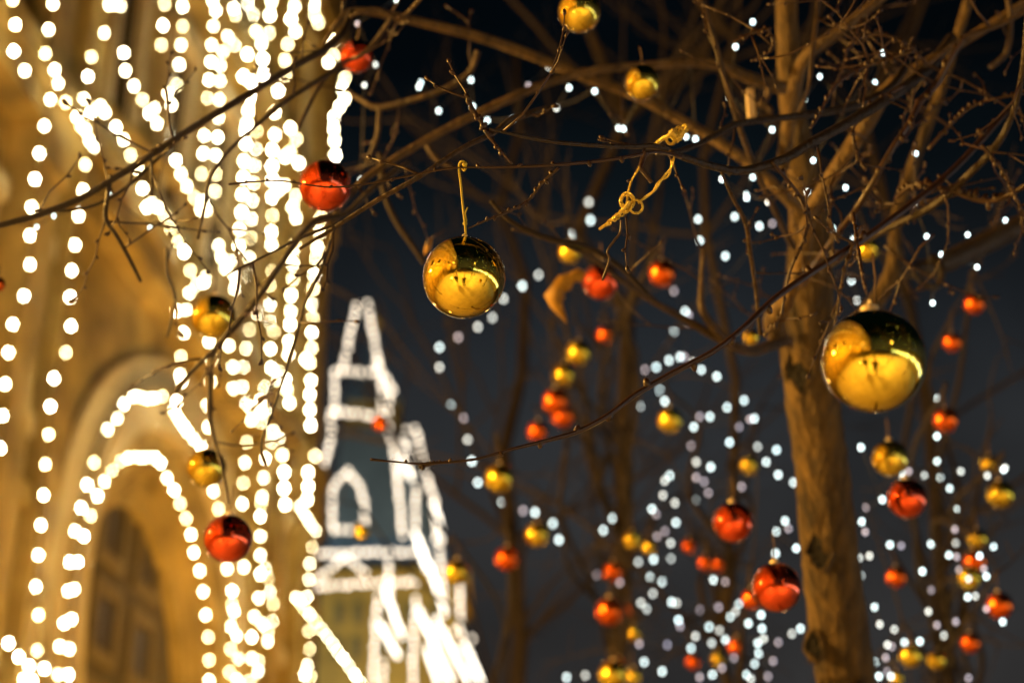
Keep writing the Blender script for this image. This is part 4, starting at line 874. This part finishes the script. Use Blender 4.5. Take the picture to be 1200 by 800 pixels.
# ------------------------------------------------------------------ sky
wd = bpy.data.worlds.new('World'); sc.world = wd; wd.use_nodes = True
nt = wd.node_tree; bg = nt.nodes['Background']; outn = nt.nodes['World Output']
sky = nt.nodes.new('ShaderNodeTexSky'); sky.sky_type = 'NISHITA'; sky.sun_disc = False; sky.sun_elevation = math.radians(-4); sky.sun_rotation = math.radians(200)
nt.links.new(sky.outputs['Color'], bg.inputs['Color']); bg.inputs['Strength'].default_value = .004
tc = nt.nodes.new('ShaderNodeTexCoord'); sp = nt.nodes.new('ShaderNodeSeparateXYZ'); rp = nt.nodes.new('ShaderNodeValToRGB')
nt.links.new(tc.outputs['Generated'], sp.inputs['Vector']); nt.links.new(sp.outputs['Z'], rp.inputs['Fac'])
cr = rp.color_ramp; cr.elements[0].position = 0.0; cr.elements[0].color = (.040, .034, .030, 1)
cr.elements[1].position = .68; cr.elements[1].color = (.0004, .0016, .0028, 1)
for pos, c in ((.24, (.030, .029, .029)), (.36, (.021, .0225, .0245)), (.43, (.0115, .0138, .0165)), (.50, (.003, .0052, .007)), (.56, (.0008, .002, .003))):
    e = cr.elements.new(pos); e.color = (*c, 1)
nz = nt.nodes.new('ShaderNodeTexNoise'); nz.inputs['Scale'].default_value = 3.2; nz.inputs['Detail'].default_value = 4; nz.inputs['Distortion'].default_value = .6
mr = nt.nodes.new('ShaderNodeMapRange'); mr.inputs['From Min'].default_value = .32; mr.inputs['From Max'].default_value = .7; mr.inputs['To Min'].default_value = .62; mr.inputs['To Max'].default_value = 1.45
nt.links.new(tc.outputs['Generated'], nz.inputs['Vector']); nt.links.new(nz.outputs['Fac'], mr.inputs['Value'])
b2 = nt.nodes.new('ShaderNodeBackground'); nt.links.new(mr.outputs['Result'], b2.inputs['Strength']); nt.links.new(rp.outputs['Color'], b2.inputs['Color'])
ad = nt.nodes.new('ShaderNodeAddShader'); nt.links.new(bg.outputs[0], ad.inputs[0]); nt.links.new(b2.outputs[0], ad.inputs[1]); nt.links.new(ad.outputs[0], outn.inputs['Surface'])

# ------------------------------------------------------------------ camera, render settings
cam = bpy.data.cameras.new('camera'); co = bpy.data.objects.new('camera', cam); COL.objects.link(co); sc.camera = co
co.location = CAM; co.rotation_euler = (PI / 2 + PIT, 0, 0); cam.sensor_width = 36; cam.lens = 60; cam.clip_start = .02; cam.clip_end = 1000
cam.dof.use_dof = True; cam.dof.focus_distance = 2.06; cam.dof.aperture_fstop = 3.05; cam.dof.aperture_ratio = 1.1; cam.dof.aperture_blades = 0
sc.view_settings.view_transform = 'Standard'; sc.view_settings.look = 'None'; sc.view_settings.exposure = 0; sc.view_settings.gamma = 1
cy = sc.cycles; cy.use_denoising = True
try: cy.denoiser = 'OPENIMAGEDENOISE'
except Exception: pass
cy.max_bounces = 5; cy.diffuse_bounces = 2; cy.glossy_bounces = 4; cy.sample_clamp_indirect = 6; cy.sample_clamp_direct = 0
cy.use_adaptive_sampling = False; cy.caustics_reflective = False; cy.caustics_refractive = False
cy.use_light_tree = True
sc.render.film_transparent = False
